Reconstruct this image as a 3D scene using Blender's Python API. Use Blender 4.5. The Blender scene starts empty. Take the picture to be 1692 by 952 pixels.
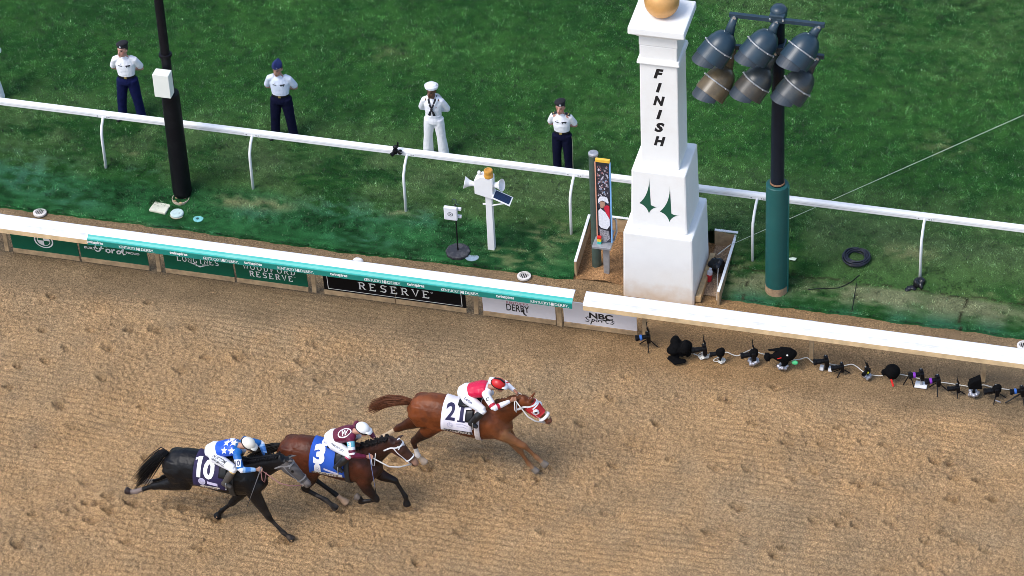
import bpy, bmesh, math, random
import numpy as np
from mathutils import Vector, Matrix
from mathutils.bvhtree import BVHTree
R = math.radians
SC = bpy.context.scene
COL = SC.collection
random.seed(7)
RNG = np.random.default_rng(11)

# ------------------------------------------------------------------ camera
PW, PH, FPX = 1692, 952, 5906.0
CPOS = Vector((11.33, -47.9, 40.572))
PITCH, ROLL, YAW = 0.68457, -0.05198, 0.28541
FW = Vector((-math.sin(YAW)*math.cos(PITCH), math.cos(YAW)*math.cos(PITCH), -math.sin(PITCH)))
RT0 = Vector((math.cos(YAW), math.sin(YAW), 0)); UP0 = RT0.cross(FW)
RT = math.cos(ROLL)*RT0 + math.sin(ROLL)*UP0
UP = -math.sin(ROLL)*RT0 + math.cos(ROLL)*UP0
cam = bpy.data.cameras.new('camera'); co = bpy.data.objects.new('camera', cam); COL.objects.link(co)
m = Matrix((RT, UP, -FW)).transposed().to_4x4(); m.translation = CPOS; co.matrix_world = m
cam.sensor_width = 36; cam.lens = FPX*36/PW; cam.clip_start = 1; cam.clip_end = 6000
SC.camera = co

# ------------------------------------------------------------------ light: bright overcast afternoon
SUN_DIR = Vector((-0.40, -0.42, 0.81)).normalized()
w = bpy.data.worlds.new('World'); SC.world = w; w.use_nodes = True
nt = w.node_tree; bg = nt.nodes['Background']
sky = nt.nodes.new('ShaderNodeTexSky'); sky.sky_type = 'NISHITA'; sky.sun_disc = False
sky.sun_elevation = math.asin(SUN_DIR.z); sky.sun_rotation = math.atan2(SUN_DIR.x, SUN_DIR.y)
sky.dust_density = 2.0; sky.air_density = 1.0; sky.ozone_density = 1.0
nt.links.new(sky.outputs[0], bg.inputs[0]); bg.inputs[1].default_value = 0.15
sl = bpy.data.lights.new('sun', 'SUN'); sl.energy = 1.4; sl.angle = R(26); sl.color = (1, .985, .96)
so = bpy.data.objects.new('sun', sl); COL.objects.link(so); so.location = (0, 0, 60)
so.rotation_euler = SUN_DIR.to_track_quat('Z', 'Y').to_euler()
SC.view_settings.view_transform = 'Standard'; SC.view_settings.look = 'None'
SC.view_settings.exposure = 0.74; SC.view_settings.gamma = 1
SC.cycles.max_bounces = 5; SC.cycles.use_denoising = True; SC.cycles.denoising_prefilter = 'ACCURATE'; SC.cycles.filter_width = 0.8; SC.cycles.pixel_filter_type = 'BLACKMAN_HARRIS'; SC.cycles.adaptive_threshold = 0.02

# ------------------------------------------------------------------ helpers
def at(px, py, z=0.0):
    d = FW*FPX + RT*(px-PW/2) - UP*(py-PH/2)
    t = (z-CPOS.z)/d.z
    return CPOS + d*t
def hz(x, y):
    t = np.clip((np.asarray(y, float)-.3)/1.6, 0, 1)
    return .28*t*t*(3-2*t)
def atg(px, py):
    p = at(px, py)
    for _ in range(6): p = at(px, py, float(hz(p.x, p.y)))
    return p
def aty(px, py, Y):
    d = FW*FPX + RT*(px-PW/2) - UP*(py-PH/2)
    return CPOS + d*((Y-CPOS.y)/d.y)

def vnoise(x, y, s, seed):
    r = np.random.default_rng(seed); T = r.random((256, 256))
    u = x/s; v = y/s; i = np.floor(u).astype(int); j = np.floor(v).astype(int); fu = u-i; fv = v-j
    fu = fu*fu*(3-2*fu); fv = fv*fv*(3-2*fv)
    a = T[i & 255, j & 255]; b = T[(i+1) & 255, j & 255]; c = T[i & 255, (j+1) & 255]; d = T[(i+1) & 255, (j+1) & 255]
    return (a*(1-fu)+b*fu)*(1-fv)+(c*(1-fu)+d*fu)*fv - .5

MATS = {}
def M(name, col=(.5, .5, .5), rough=.55, var=.12, scale=14, bump=.0, metal=0, dirt=None, dirtamt=.4, attr=False, spec=.5, bscale=120, bdist=.01, bdet=5):
    if name in MATS: return MATS[name]
    mt = bpy.data.materials.new(name); mt.use_nodes = True; MATS[name] = mt
    n = mt.node_tree.nodes; l = mt.node_tree.links; b = n['Principled BSDF']
    b.inputs['Roughness'].default_value = rough; b.inputs['Metallic'].default_value = metal
    b.inputs['Specular IOR Level'].default_value = spec
    tc = n.new('ShaderNodeTexCoord'); nz = n.new('ShaderNodeTexNoise'); nz.inputs['Scale'].default_value = scale
    nz.inputs['Detail'].default_value = 6; l.new(tc.outputs['Object'], nz.inputs['Vector'])
    mr = n.new('ShaderNodeMapRange'); mr.inputs['From Min'].default_value = .3; mr.inputs['From Max'].default_value = .7
    mr.inputs['To Min'].default_value = 1-var; mr.inputs['To Max'].default_value = 1+var
    l.new(nz.outputs['Fac'], mr.inputs['Value'])
    hs = n.new('ShaderNodeVectorMath'); hs.operation = 'MULTIPLY'
    if attr:
        at_ = n.new('ShaderNodeAttribute'); at_.attribute_name = 'Col'; l.new(at_.outputs['Color'], hs.inputs[0])
    else: hs.inputs[0].default_value = col[:3]
    l.new(mr.outputs['Result'], hs.inputs[1]); out = hs.outputs[0]
    if dirt:
        n2 = n.new('ShaderNodeTexNoise'); n2.inputs['Scale'].default_value = scale*.45; n2.inputs['Detail'].default_value = 9
        n2.inputs['Roughness'].default_value = .7
        l.new(tc.outputs['Object'], n2.inputs['Vector'])
        m2 = n.new('ShaderNodeMapRange'); m2.inputs['From Min'].default_value = .5; m2.inputs['From Max'].default_value = .75
        m2.inputs['To Max'].default_value = dirtamt; l.new(n2.outputs['Fac'], m2.inputs['Value'])
        mx = n.new('ShaderNodeMix'); mx.data_type = 'RGBA'; mx.inputs['B'].default_value = (*dirt, 1)
        l.new(m2.outputs['Result'], mx.inputs['Factor']); l.new(out, mx.inputs['A']); out = mx.outputs['Result']
    l.new(out, b.inputs['Base Color'])
    if bump:
        n3 = n.new('ShaderNodeTexNoise'); n3.inputs['Scale'].default_value = bscale; n3.inputs['Detail'].default_value = bdet
        l.new(tc.outputs['Object'], n3.inputs['Vector'])
        bp = n.new('ShaderNodeBump'); bp.inputs['Strength'].default_value = bump; bp.inputs['Distance'].default_value = bdist
        l.new(n3.outputs['Fac'], bp.inputs['Height']); l.new(bp.outputs['Normal'], b.inputs['Normal'])
    return mt

def V(*a): return Vector(a[0]) if len(a) == 1 else Vector(a)
class MB:
    def __init__(s): s.v = []; s.f = []
    def add(s, v, f):
        o = len(s.v); s.v += [tuple(p) for p in v]; s.f += [tuple(i+o for i in q) for q in f]
    def box(s, c, d, rot=None, taper=1.0):
        hx, hy, hh = d[0]/2, d[1]/2, d[2]/2; c = V(c)
        v = []
        for z, k in ((-hh, 1), (hh, taper)):
            for x, y in ((-hx, -hy), (hx, -hy), (hx, hy), (-hx, hy)):
                p = V(x*k, y*k, z)
                v.append(c + (rot @ p if rot else p))
        s.add(v, [(3, 2, 1, 0), (4, 5, 6, 7), (0, 1, 5, 4), (1, 2, 6, 5), (2, 3, 7, 6), (3, 0, 4, 7)])
        return s
    def loft(s, pts, ra, rb, lat=(0, 1, 0), n=14):
        pts = [V(p) for p in pts]; lat = V(lat)
        if isinstance(ra, (int, float)): ra = [ra]*len(pts)
        if isinstance(rb, (int, float)): rb = [rb]*len(pts)
        o = len(s.v); m = len(pts)
        for i, p in enumerate(pts):
            t = (pts[min(i+1, m-1)]-pts[max(i-1, 0)]).normalized()
            a = lat - t*lat.dot(t)
            if a.length < 1e-3: a = V(1, 0, 0)-t*t.x
            a.normalize(); b = t.cross(a)
            for k in range(n):
                g = 2*math.pi*k/n
                s.v.append(tuple(p + a*math.cos(g)*ra[i] + b*math.sin(g)*rb[i]))
        for i in range(m-1):
            for k in range(n):
                k2 = (k+1) % n
                s.f.append((o+i*n+k, o+i*n+k2, o+(i+1)*n+k2, o+(i+1)*n+k))
        t0 = (pts[0]-pts[1]).normalized(); t1 = (pts[-1]-pts[-2]).normalized()
        c0 = len(s.v); s.v.append(tuple(pts[0]+t0*min(ra[0], rb[0])*.5)); s.v.append(tuple(pts[-1]+t1*min(ra[-1], rb[-1])*.5))
        for k in range(n):
            k2 = (k+1) % n
            s.f.append((c0, o+k2, o+k)); s.f.append((c0+1, o+(m-1)*n+k, o+(m-1)*n+k2))
        return s
    def tube(s, pts, r, n=8):
        pts = [V(p) for p in pts]
        d = (pts[-1]-pts[0])
        lat = V(0, 0, 1) if abs(d.normalized().z) < .8 else V(1, 0, 0)
        return s.loft(pts, r, r, lat, n)
    def ell(s, c, r, basis=None, n=16, m=10):
        c = V(c); o = len(s.v); bs = basis or Matrix.Identity(3)
        for i in range(m+1):
            th = math.pi*i/m
            for k in range(n):
                g = 2*math.pi*k/n
                s.v.append(tuple(c + bs @ V(r[0]*math.sin(th)*math.cos(g), r[1]*math.sin(th)*math.sin(g), r[2]*math.cos(th))))
        for i in range(m):
            for k in range(n):
                k2 = (k+1) % n; q = [o+i*n+k, o+(i+1)*n+k, o+(i+1)*n+k2, o+i*n+k2]
                if i == 0: q = [q[0], q[1], q[2]]
                elif i == m-1: q = [q[0], q[1], q[3]]
                s.f.append(tuple(q))
        return s
    def lathe(s, prof, c=(0, 0, 0), ax=(0, 0, 1), n=24):
        c = V(c); ax = V(ax).normalized(); u = ax.orthogonal().normalized(); w_ = ax.cross(u); o = len(s.v)
        for r, h in prof:
            for k in range(n):
                g = 2*math.pi*k/n; s.v.append(tuple(c+ax*h+(u*math.cos(g)+w_*math.sin(g))*r))
        m = len(prof)
        for i in range(m-1):
            for k in range(n):
                k2 = (k+1) % n; s.f.append((o+i*n+k, o+i*n+k2, o+(i+1)*n+k2, o+(i+1)*n+k))
        s.f.append(tuple(o+k for k in range(n-1, -1, -1))); s.f.append(tuple(o+(m-1)*n+k for k in range(n)))
        return s
    def extrude(s, poly, d):
        """poly: ordered 3D points; d: extrusion vector"""
        n = len(poly); d = V(d); a = [V(p) for p in poly]
        s.add(a+[p+d for p in a], [tuple(range(n-1, -1, -1)), tuple(range(n, 2*n))]+[(i, (i+1) % n, n+(i+1) % n, n+i) for i in range(n)])
        return s
    def mesh(s, name):
        me = bpy.data.meshes.new(name); me.from_pydata(s.v, [], s.f); me.update(); return me
    def build(s, name, mat, parent=None, smooth=False, bevel=0, loc=None, mesh=None):
        me = mesh or s.mesh(name)
        if bevel:
            bm = bmesh.new(); bm.from_mesh(me); bmesh.ops.remove_doubles(bm, verts=bm.verts, dist=1e-5)
            es = [e for e in bm.edges if len(e.link_faces) == 2 and e.calc_face_angle(0) > .6]
            bmesh.ops.bevel(bm, geom=es, offset=bevel, segments=2, affect='EDGES', profile=.5); bm.to_mesh(me); bm.free()
        if not smooth and not bevel:
            bm = bmesh.new(); bm.from_mesh(me); bmesh.ops.recalc_face_normals(bm, faces=bm.faces); bm.to_mesh(me); bm.free()
        ob = bpy.data.objects.new(name, me); COL.objects.link(ob)
        if mat: me.materials.append(mat)
        if smooth: me.polygons.foreach_set('use_smooth', [True]*len(me.polygons))
        if parent: ob.parent = parent
        if loc is not None: ob.location = loc
        return ob
def fuse(mb, voxel=.014, it=4, fac=.5):
    """one continuous skin round all the shells of a mesh builder"""
    me = mb.mesh('skin'); ob = bpy.data.objects.new('skin', me); COL.objects.link(ob)
    r = ob.modifiers.new('r', 'REMESH'); r.mode = 'VOXEL'; r.voxel_size = voxel
    sm = ob.modifiers.new('s', 'SMOOTH'); sm.iterations = it; sm.factor = fac
    bpy.context.view_layer.update(); dg = bpy.context.evaluated_depsgraph_get()
    out = bpy.data.meshes.new_from_object(ob.evaluated_get(dg)); bpy.data.objects.remove(ob); bpy.data.meshes.remove(me)
    return out
def verts(me):
    a = np.empty(len(me.vertices)*3); me.vertices.foreach_get('co', a); return a.reshape(-1, 3)
def paint(me, col):
    c = np.ones((len(col), 4), np.float32); c[:, :3] = col
    at_ = me.attributes.new('Col', 'FLOAT_COLOR', 'POINT'); at_.data.foreach_set('color', c.ravel())
def npmesh(name, v, f, mat, col=None, smooth=False):
    me = bpy.data.meshes.new(name); k = f.shape[1]
    me.vertices.add(len(v)); me.vertices.foreach_set('co', v.astype(np.float32).ravel())
    me.loops.add(f.size); me.loops.foreach_set('vertex_index', f.astype(np.int32).ravel())
    me.polygons.add(len(f)); me.polygons.foreach_set('loop_start', np.arange(0, f.size, k, dtype=np.int32))
    me.polygons.foreach_set('loop_total', np.full(len(f), k, np.int32)) if False else None
    me.update(calc_edges=True)
    if col is not None: paint(me, col)
    if smooth: me.polygons.foreach_set('use_smooth', np.ones(len(f), bool))
    ob = bpy.data.objects.new(name, me); COL.objects.link(ob); me.materials.append(mat); return ob
def empty(name, loc=(0, 0, 0)):
    o = bpy.data.objects.new(name, None); COL.objects.link(o); o.location = loc; o.empty_display_size = .1; return o
def tag(o, label=None, cat=None, group=None, kind=None):
    if label: o['label'] = label
    if cat: o['category'] = cat
    if group: o['group'] = group
    if kind: o['kind'] = kind
    return o
_TX = {}
def text2d(s, size=1.0, bold=0.0, shear=0.0, spacing=1.0):
    key = (s, size, bold, shear, spacing)
    if key in _TX: return _TX[key]
    cu = bpy.data.curves.new('t', 'FONT'); cu.body = s; cu.size = size; cu.align_x = 'CENTER'; cu.align_y = 'CENTER'
    cu.offset = bold*size; cu.shear = shear; cu.space_character = spacing; cu.resolution_u = 3
    ob = bpy.data.objects.new('t', cu); COL.objects.link(ob); bpy.context.view_layer.update()
    me = bpy.data.meshes.new_from_object(ob.evaluated_get(bpy.context.evaluated_depsgraph_get()))
    bpy.data.objects.remove(ob); bpy.data.curves.remove(cu)
    v = [tuple(p.co) for p in me.vertices]; f = [tuple(p.vertices) for p in me.polygons]
    if v:
        x0 = (min(p[0] for p in v)+max(p[0] for p in v))/2; y0 = (min(p[1] for p in v)+max(p[1] for p in v))/2
        v = [(p[0]-x0, p[1]-y0) for p in v]
    bpy.data.meshes.remove(me); _TX[key] = (v, f); return v, f
def fit2d(vf, wd, ht):
    v, f = vf; X = max(abs(p[0]) for p in v)*2; Y = max(abs(p[1]) for p in v)*2
    return [(p[0]*wd/X, p[1]*ht/Y) for p in v], f
def flat(mb, vf, o, ux, uy, off=(0, 0, 0)):
    o = V(o)+V(off); ux = V(ux); uy = V(uy)
    mb.add([o+ux*x+uy*y for x, y in vf[0]], vf[1])
def bvh(me): 
    return BVHTree.FromPolygons([v.co for v in me.vertices], [tuple(p.vertices) for p in me.polygons])
def drape(vf, o, ux, uy, d, tree, off=.008, fine=.03):
    """lay a 2D shape on a curved surface: rays from o + x ux + y uy along d"""
    bm = bmesh.new(); vs = [bm.verts.new((x, y, 0)) for x, y in vf[0]]
    for q in vf[1]:
        try: bm.faces.new([vs[i] for i in q])
        except ValueError: pass
    bm.normal_update(); bmesh.ops.triangulate(bm, faces=bm.faces)
    for _ in range(3):
        es = [e for e in bm.edges if e.calc_length() > fine]
        if not es: break
        bmesh.ops.subdivide_edges(bm, edges=es, cuts=1); bmesh.ops.triangulate(bm, faces=[f for f in bm.faces if len(f.verts) > 3])
    o = V(o); ux = V(ux); uy = V(uy); d = V(d).normalized(); mb = MB(); ok = {}
    last = None
    for v in bm.verts:
        p = o+ux*v.co.x+uy*v.co.y; h = tree.ray_cast(p, d)
        if h[0] is None: ok[v] = None; continue
        nn = h[1] if h[1].dot(d) < 0 else -h[1]
        ok[v] = len(mb.v); mb.v.append(tuple(h[0]+nn*off))
    for f in bm.faces:
        i = [ok[v] for v in f.verts]
        if None not in i: mb.f.append(tuple(i))
    bm.free(); return mb
def poly2d(pts): return [tuple(p) for p in pts], [tuple(range(len(pts)))]
def star2d(r, k=5, inner=.42):
    return [( (r if i % 2 == 0 else r*inner)*math.sin(math.pi*i/k), (r if i % 2 == 0 else r*inner)*math.cos(math.pi*i/k)) for i in range(2*k)]
def ring2d(rx, ry, wd, n=28):
    v = []; f = []
    for i in range(n):
        g = 2*math.pi*i/n; v += [(rx*math.cos(g), ry*math.sin(g)), ((rx-wd)*math.cos(g), (ry-wd)*math.sin(g))]
    for i in range(n):
        j = (i+1) % n; f.append((2*i, 2*i+1, 2*j+1, 2*j))
    return v, f
def join2d(*l):
    v = []; f = []
    for a, b in l:
        o = len(v); v += list(a); f += [tuple(i+o for i in q) for q in b]
    return v, f
def move2d(vf, dx, dy): return [(x+dx, y+dy) for x, y in vf[0]], vf[1]
def strokes2d(lines, wd):
    """thin brush strokes for script lettering: each line a list of points"""
    out = []
    for ln in lines:
        v = []; f = []
        for i, (x, y) in enumerate(ln):
            x0, y0 = ln[max(i-1, 0)]; x1, y1 = ln[min(i+1, len(ln)-1)]
            L = math.hypot(x1-x0, y1-y0) or 1; nx, ny = -(y1-y0)/L, (x1-x0)/L
            v += [(x+nx*wd/2, y+ny*wd/2), (x-nx*wd/2, y-ny*wd/2)]
        for i in range(len(ln)-1): f.append((2*i, 2*i+1, 2*i+3, 2*i+2))
        out.append((v, f))
    return join2d(*out)
# a slab-serif capital alphabet (stroke skeletons on a 1 x 1 box)
def _arc(cx, cy, rx, ry, a0, a1, n=10): return [(cx+rx*math.cos(R(a0+(a1-a0)*i/n)), cy+ry*math.sin(R(a0+(a1-a0)*i/n))) for i in range(n+1)]
GL = {
 'R': ([[(.15, 0), (.15, 1)], [(.15, 1)]+_arc(.5, .75, .28, .25, 90, -90)+[(.15, .5)], [(.45, .5), (.85, 0)]], [(.15, 0), (.85, 0), (.1, 1)]),
 'E': ([[(.15, 0), (.15, 1)], [(.15, 1), (.8, 1), (.8, .84)], [(.15, .5), (.6, .5)], [(.15, 0), (.82, 0), (.82, .18)]], [(.1, 0), (.1, 1)]),
 'S': ([[(.8, .8)]+_arc(.47, .74, .3, .26, 40, 270)+_arc(.47, .25, .33, .25, 90, -150)], [(.82, .92), (.14, .08)]),
 'V': ([[(.1, 1), (.5, 0), (.9, 1)]], [(.1, 1), (.9, 1)]),
 'W': ([[(.02, 1), (.27, 0), (.5, .8), (.73, 0), (.98, 1)]], [(.02, 1), (.98, 1), (.5, .9)]),
 'O': ([_arc(.5, .5, .42, .5, 0, 360, 20)], []),
 'D': ([[(.15, 0), (.15, 1)], [(.15, 1)]+_arc(.4, .5, .45, .5, 90, -90, 12)+[(.15, 0)]], [(.1, 0), (.1, 1)]),
 'F': ([[(.15, 0), (.15, 1)], [(.15, 1), (.82, 1), (.82, .84)], [(.15, .5), (.6, .5)]], [(.15, 0), (.1, 1)]),
 'L': ([[(.15, 0), (.15, 1)], [(.15, 0), (.82, 0), (.82, .18)]], [(.15, 1), (.1, 0)]),
 'N': ([[(.12, 0), (.12, 1), (.86, 0), (.86, 1)]], [(.12, 0), (.1, 1), (.86, 1)]),
 'G': ([_arc(.5, .5, .42, .5, 45, 320, 16)+[(.85, .42), (.6, .42)]], []),
 'I': ([[(.5, 0), (.5, 1)]], [(.5, 0), (.5, 1)]),
}
def serif2d(s, wd, ht, t=.15, gap=.28):
    """slab serif capitals filling wd x ht, centred"""
    n = len(s); cw = wd/(n+gap*(n-1)); parts = []
    x = -wd/2
    for ch in s:
        ln, sf = GL[ch]; T = t*ht
        parts.append(strokes2d([[(x+a*cw, -ht/2+b*ht) for a, b in l] for l in ln], T))
        for a, b in sf:
            cx = x+a*cw; cy = -ht/2+b*ht; hw = cw*.17
            parts.append(([(cx-hw, cy-T*.3), (cx+hw, cy-T*.3), (cx+hw, cy+T*.3), (cx-hw, cy+T*.3)], [(0, 1, 2, 3)]))
        x += cw*(1+gap)
    return join2d(*parts)

# ================================================================== THE SETTING
def dirt_material():
    mt = bpy.data.materials.new('track_dirt'); mt.use_nodes = True
    n = mt.node_tree.nodes; l = mt.node_tree.links; b = n['Principled BSDF']; b.inputs['Roughness'].default_value = .95
    b.inputs['Specular IOR Level'].default_value = .15
    tc = n.new('ShaderNodeTexCoord')
    at_ = n.new('ShaderNodeAttribute'); at_.attribute_name = 'Col'
    prev = at_.outputs['Color']
    for sc, lo, hi, det in ((1.3, .90, 1.10, 5), (9, .90, 1.10, 4), (32, .66, 1.34, 3), (70, .56, 1.44, 3)):
        nz = n.new('ShaderNodeTexNoise'); nz.inputs['Scale'].default_value = sc; nz.inputs['Detail'].default_value = det
        l.new(tc.outputs['Object'], nz.inputs['Vector'])
        mr = n.new('ShaderNodeMapRange'); mr.inputs['From Min'].default_value = .32; mr.inputs['From Max'].default_value = .68
        mr.inputs['To Min'].default_value = lo; mr.inputs['To Max'].default_value = hi; l.new(nz.outputs['Fac'], mr.inputs['Value'])
        mu = n.new('ShaderNodeVectorMath'); mu.operation = 'MULTIPLY'; l.new(prev, mu.inputs[0]); l.new(mr.outputs['Result'], mu.inputs[1]); prev = mu.outputs[0]
    l.new(prev, b.inputs['Base Color'])
    nz = n.new('ShaderNodeTexNoise'); nz.inputs['Scale'].default_value = 55; nz.inputs['Detail'].default_value = 6; nz.inputs['Roughness'].default_value = .7
    l.new(tc.outputs['Object'], nz.inputs['Vector'])
    bp = n.new('ShaderNodeBump'); bp.inputs['Strength'].default_value = .9; bp.inputs['Distance'].default_value = .03
    l.new(nz.outputs['Fac'], bp.inputs['Height']); l.new(bp.outputs['Normal'], b.inputs['Normal'])
    return mt
DIRT = dirt_material()
def grid(xs, ys): 
    X, Y = np.meshgrid(xs, ys); nx, ny = len(xs), len(ys)
    i = (np.arange(ny-1)[:, None]*nx+np.arange(nx-1)[None]).ravel()
    return X.ravel(), Y.ravel(), np.stack([i, i+1, i+nx+1, i+nx], 1)
def rel(x, y):                                    # relief of the harrowed track
    strip = np.clip((-1.75-y+.25*vnoise(x, y, 1.2, 5))/.5, 0, 1)         # 0 = compacted strip under the rail, where its shade is also coloured in
    wav = y+.2*vnoise(x, y, 2.5, 8)+.07*vnoise(x, y, .45, 7)
    hm_ = np.clip(vnoise(x*.5, y, 1.6, 9)+.22, 0, 1); har = np.sin(wav*2*math.pi/.135+1.5*vnoise(x, y, 1.1, 21))*(.003+.034*hm_*np.clip(.6+2*vnoise(x, y, .7, 14), .1, 1.3))
    c1 = np.abs(vnoise(x, y, .05, 1))*.066; c2 = np.abs(vnoise(x, y, .095, 2))*.022; c3 = vnoise(x, y, .26, 3)*.020; c4 = vnoise(x, y, .8, 4)*.02
    fine = vnoise(x, y, .036, 6)*.030
    rough = .65+1.0*np.clip(vnoise(x, y, 1.7, 12)+.2, 0, 1)+.5*np.clip(vnoise(x, y, .4, 13), 0, 1)
    z = (har+(c1+c2+fine)*rough+c3)*(.22+.78*strip)+c4*.6
    return z-.03, strip
xs = np.concatenate([np.linspace(-70, -16.6, 60), np.arange(-16.5, 9.2, .021), np.linspace(9.3, 60, 60)])
ys = np.concatenate([np.linspace(-46, -10.4, 45), np.arange(-10.3, .52, .021)])
X, Y, F = grid(xs, ys)
Z, ST = rel(X, Y)
wet = np.zeros_like(X)
prints = []
for px, py in [(70, 545), (85, 490), (150, 545), (245, 500), (320, 542), (110, 575), (215, 545), (180, 575), (260, 545), (75, 597), (170, 625), (30, 605), (300, 612), (15, 640), (100, 670), (118, 705), (235, 675), (340, 590), (395, 590), (520, 570), (500, 600), (530, 628), (475, 627),
               (1300, 732), (1360, 735), (1310, 790), (1345, 780), (1235, 775), (1180, 772), (1110, 760), (1245, 700), (1385, 708), (1425, 730), (1463, 735), (1545, 762), (1570, 765), (1578, 790), (1620, 795), (1640, 825), (1575, 825), (1420, 800), (1455, 800), (1400, 850), (1345, 860), (1385, 865), (1415, 868), (1475, 865), (1560, 880), (1530, 895), (1585, 895), (1630, 910), (1535, 935), (1295, 905), (1220, 838), (1170, 880), (1280, 918), (1015, 770), (960, 700), (1010, 660), (1085, 700), (805, 760), (780, 790), (835, 795), (660, 760), (1200, 660), (1280, 640), (55, 850), (150, 860), (30, 900), (210, 895), (330, 905), (245, 760), (180, 820), (560, 900), (760, 880), (900, 880), (1000, 850), (690, 930)]:
    p = at(px, py); prints.append((p.x, p.y, 1.0))
for px, py, s_ in [(708, 770, 1.5), (362, 862, 1.6), (480, 894, 1.0), (889, 787, 1.2), (905, 775, .8), (225, 835, 1.2), (180, 842, 1.2), (150, 838, 1), (120, 842, .9), (640, 770, 1.2), (600, 775, 1), (575, 842, .9), (673, 838, .7), (300, 838, 1)]:
    p = at(px, py); prints += [(p.x+random.uniform(-.1, .1), p.y+random.uniform(-.08, .08), s_), (p.x-.2, p.y+random.uniform(-.1, .1), s_*.7)]
for _ in range(90):
    cx = random.uniform(-15, 8); cy = random.uniform(-9.6, -2.1); prints.append((cx, cy, random.uniform(.25, .6)))
step = .021
x0i = np.searchsorted(xs, -16.5); nx = len(xs)
Zg = Z.reshape(len(ys), nx); Wg = wet.reshape(len(ys), nx)
for cx, cy, s in prints:
    i0, i1 = np.searchsorted(xs, [cx-.5, cx+.5]); j0, j1 = np.searchsorted(ys, [cy-.4, cy+.4])
    if i1 <= i0 or j1 <= j0: continue
    gx = xs[None, i0:i1]-cx; gy = ys[j0:j1, None]-cy
    a = random.uniform(-.35, .35); ux = gx*math.cos(a)+gy*math.sin(a); uy = -gx*math.sin(a)+gy*math.cos(a)
    k = random.uniform(.8, 1.35); r2 = (ux/(.095*k))**2+(uy/(.058*k))**2
    d = -.062*s*np.exp(-r2**2)+.026*s*np.exp(-((np.sqrt(r2)-1.55)/.5)**2)*(.5+1.3*(ux < 0))
    Zg[j0:j1, i0:i1] += d*(1+1.2*vnoise(gx+cx, gy+cy, .06, 31))
    Wg[j0:j1, i0:i1] = np.maximum(Wg[j0:j1, i0:i1], s*np.exp(-(r2/1.0)**1.2))
big = vnoise(X, Y, 3.1, 41)+.5*vnoise(X, Y, 1.1, 42)
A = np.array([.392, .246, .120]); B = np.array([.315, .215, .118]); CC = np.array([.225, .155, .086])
t = np.clip(.5+big*1.2+.8*vnoise(X, Y, .35, 45), 0, 1)[:, None]
col = A*(1-t)+B*t
col = col*ST[:, None]+(CC*(1+.25*vnoise(X, Y, .5, 43))[:, None])*(1-ST[:, None])  # strip by the rail: browner compacted dirt, with the rail's shadow darkened into its colour
near_post = np.clip(1-np.abs(X-1.3)/4.5, 0, 1)*(1-ST)      # redder clay where the strip passes the post
col = col*(1-near_post[:, None]*.6)+np.array([.35, .195, .078])*near_post[:, None]*.6
col *= (1-.30*np.clip(wet, 0, 1)*(.6+vnoise(X, Y, .15, 44)))[:, None]
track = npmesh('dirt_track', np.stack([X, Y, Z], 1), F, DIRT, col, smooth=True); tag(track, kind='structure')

def edge(x): return .20+.045*vnoise(np.asarray(x, float), np.zeros_like(np.asarray(x, float)), .5, 51)+.035*vnoise(np.asarray(x, float), np.zeros_like(np.asarray(x, float)), .13, 52)+.06*np.clip((np.asarray(x, float)+5)/4, 0, 1)
PIT = (-1.67, 1.03, .0, 1.76)
def in_pit(x, y): return (x > PIT[0]) & (x < PIT[1]) & (y < PIT[3])
def pnt(px, py): p = atg(px, py); return p.x, p.y
TAN = [(*pnt(910, 390), .5, .28), (*pnt(855, 425), .6, .25), (*pnt(660, 355), .25, .1), (*pnt(440, 340), .5, .12), (*pnt(1215, 460), .35, .5), (*pnt(1440, 500), .9, .16), (*pnt(1560, 505), .9, .14), (*pnt(1650, 495), .5, .08), (*pnt(385, 335), .35, .12), (*pnt(215, 255), .15, .06), (*pnt(230, 380), .25, .12), (*pnt(640, 92), .35, .22), (*pnt(1560, 245), .5, .3), (*pnt(1500, 420), .5, .2), (*pnt(860, 440), .2, .1), (*pnt(1380, 475), .4, .1)]
TURQ = [(*pnt(30, 275), 1.1, .35), (*pnt(120, 330), .7, .25), (*pnt(420, 350), .5, .25), (*pnt(560, 350), .9, .3), (*pnt(690, 360), .6, .2), (*pnt(235, 290), .4, .2), (*pnt(300, 385), .8, .12), (*pnt(600, 400), .6, .15), (*pnt(30, 300), .5, .3)]
SEAMS = [pnt(1412, 495)[0], pnt(1590, 520)[0], pnt(1235, 470)[0]]
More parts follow.
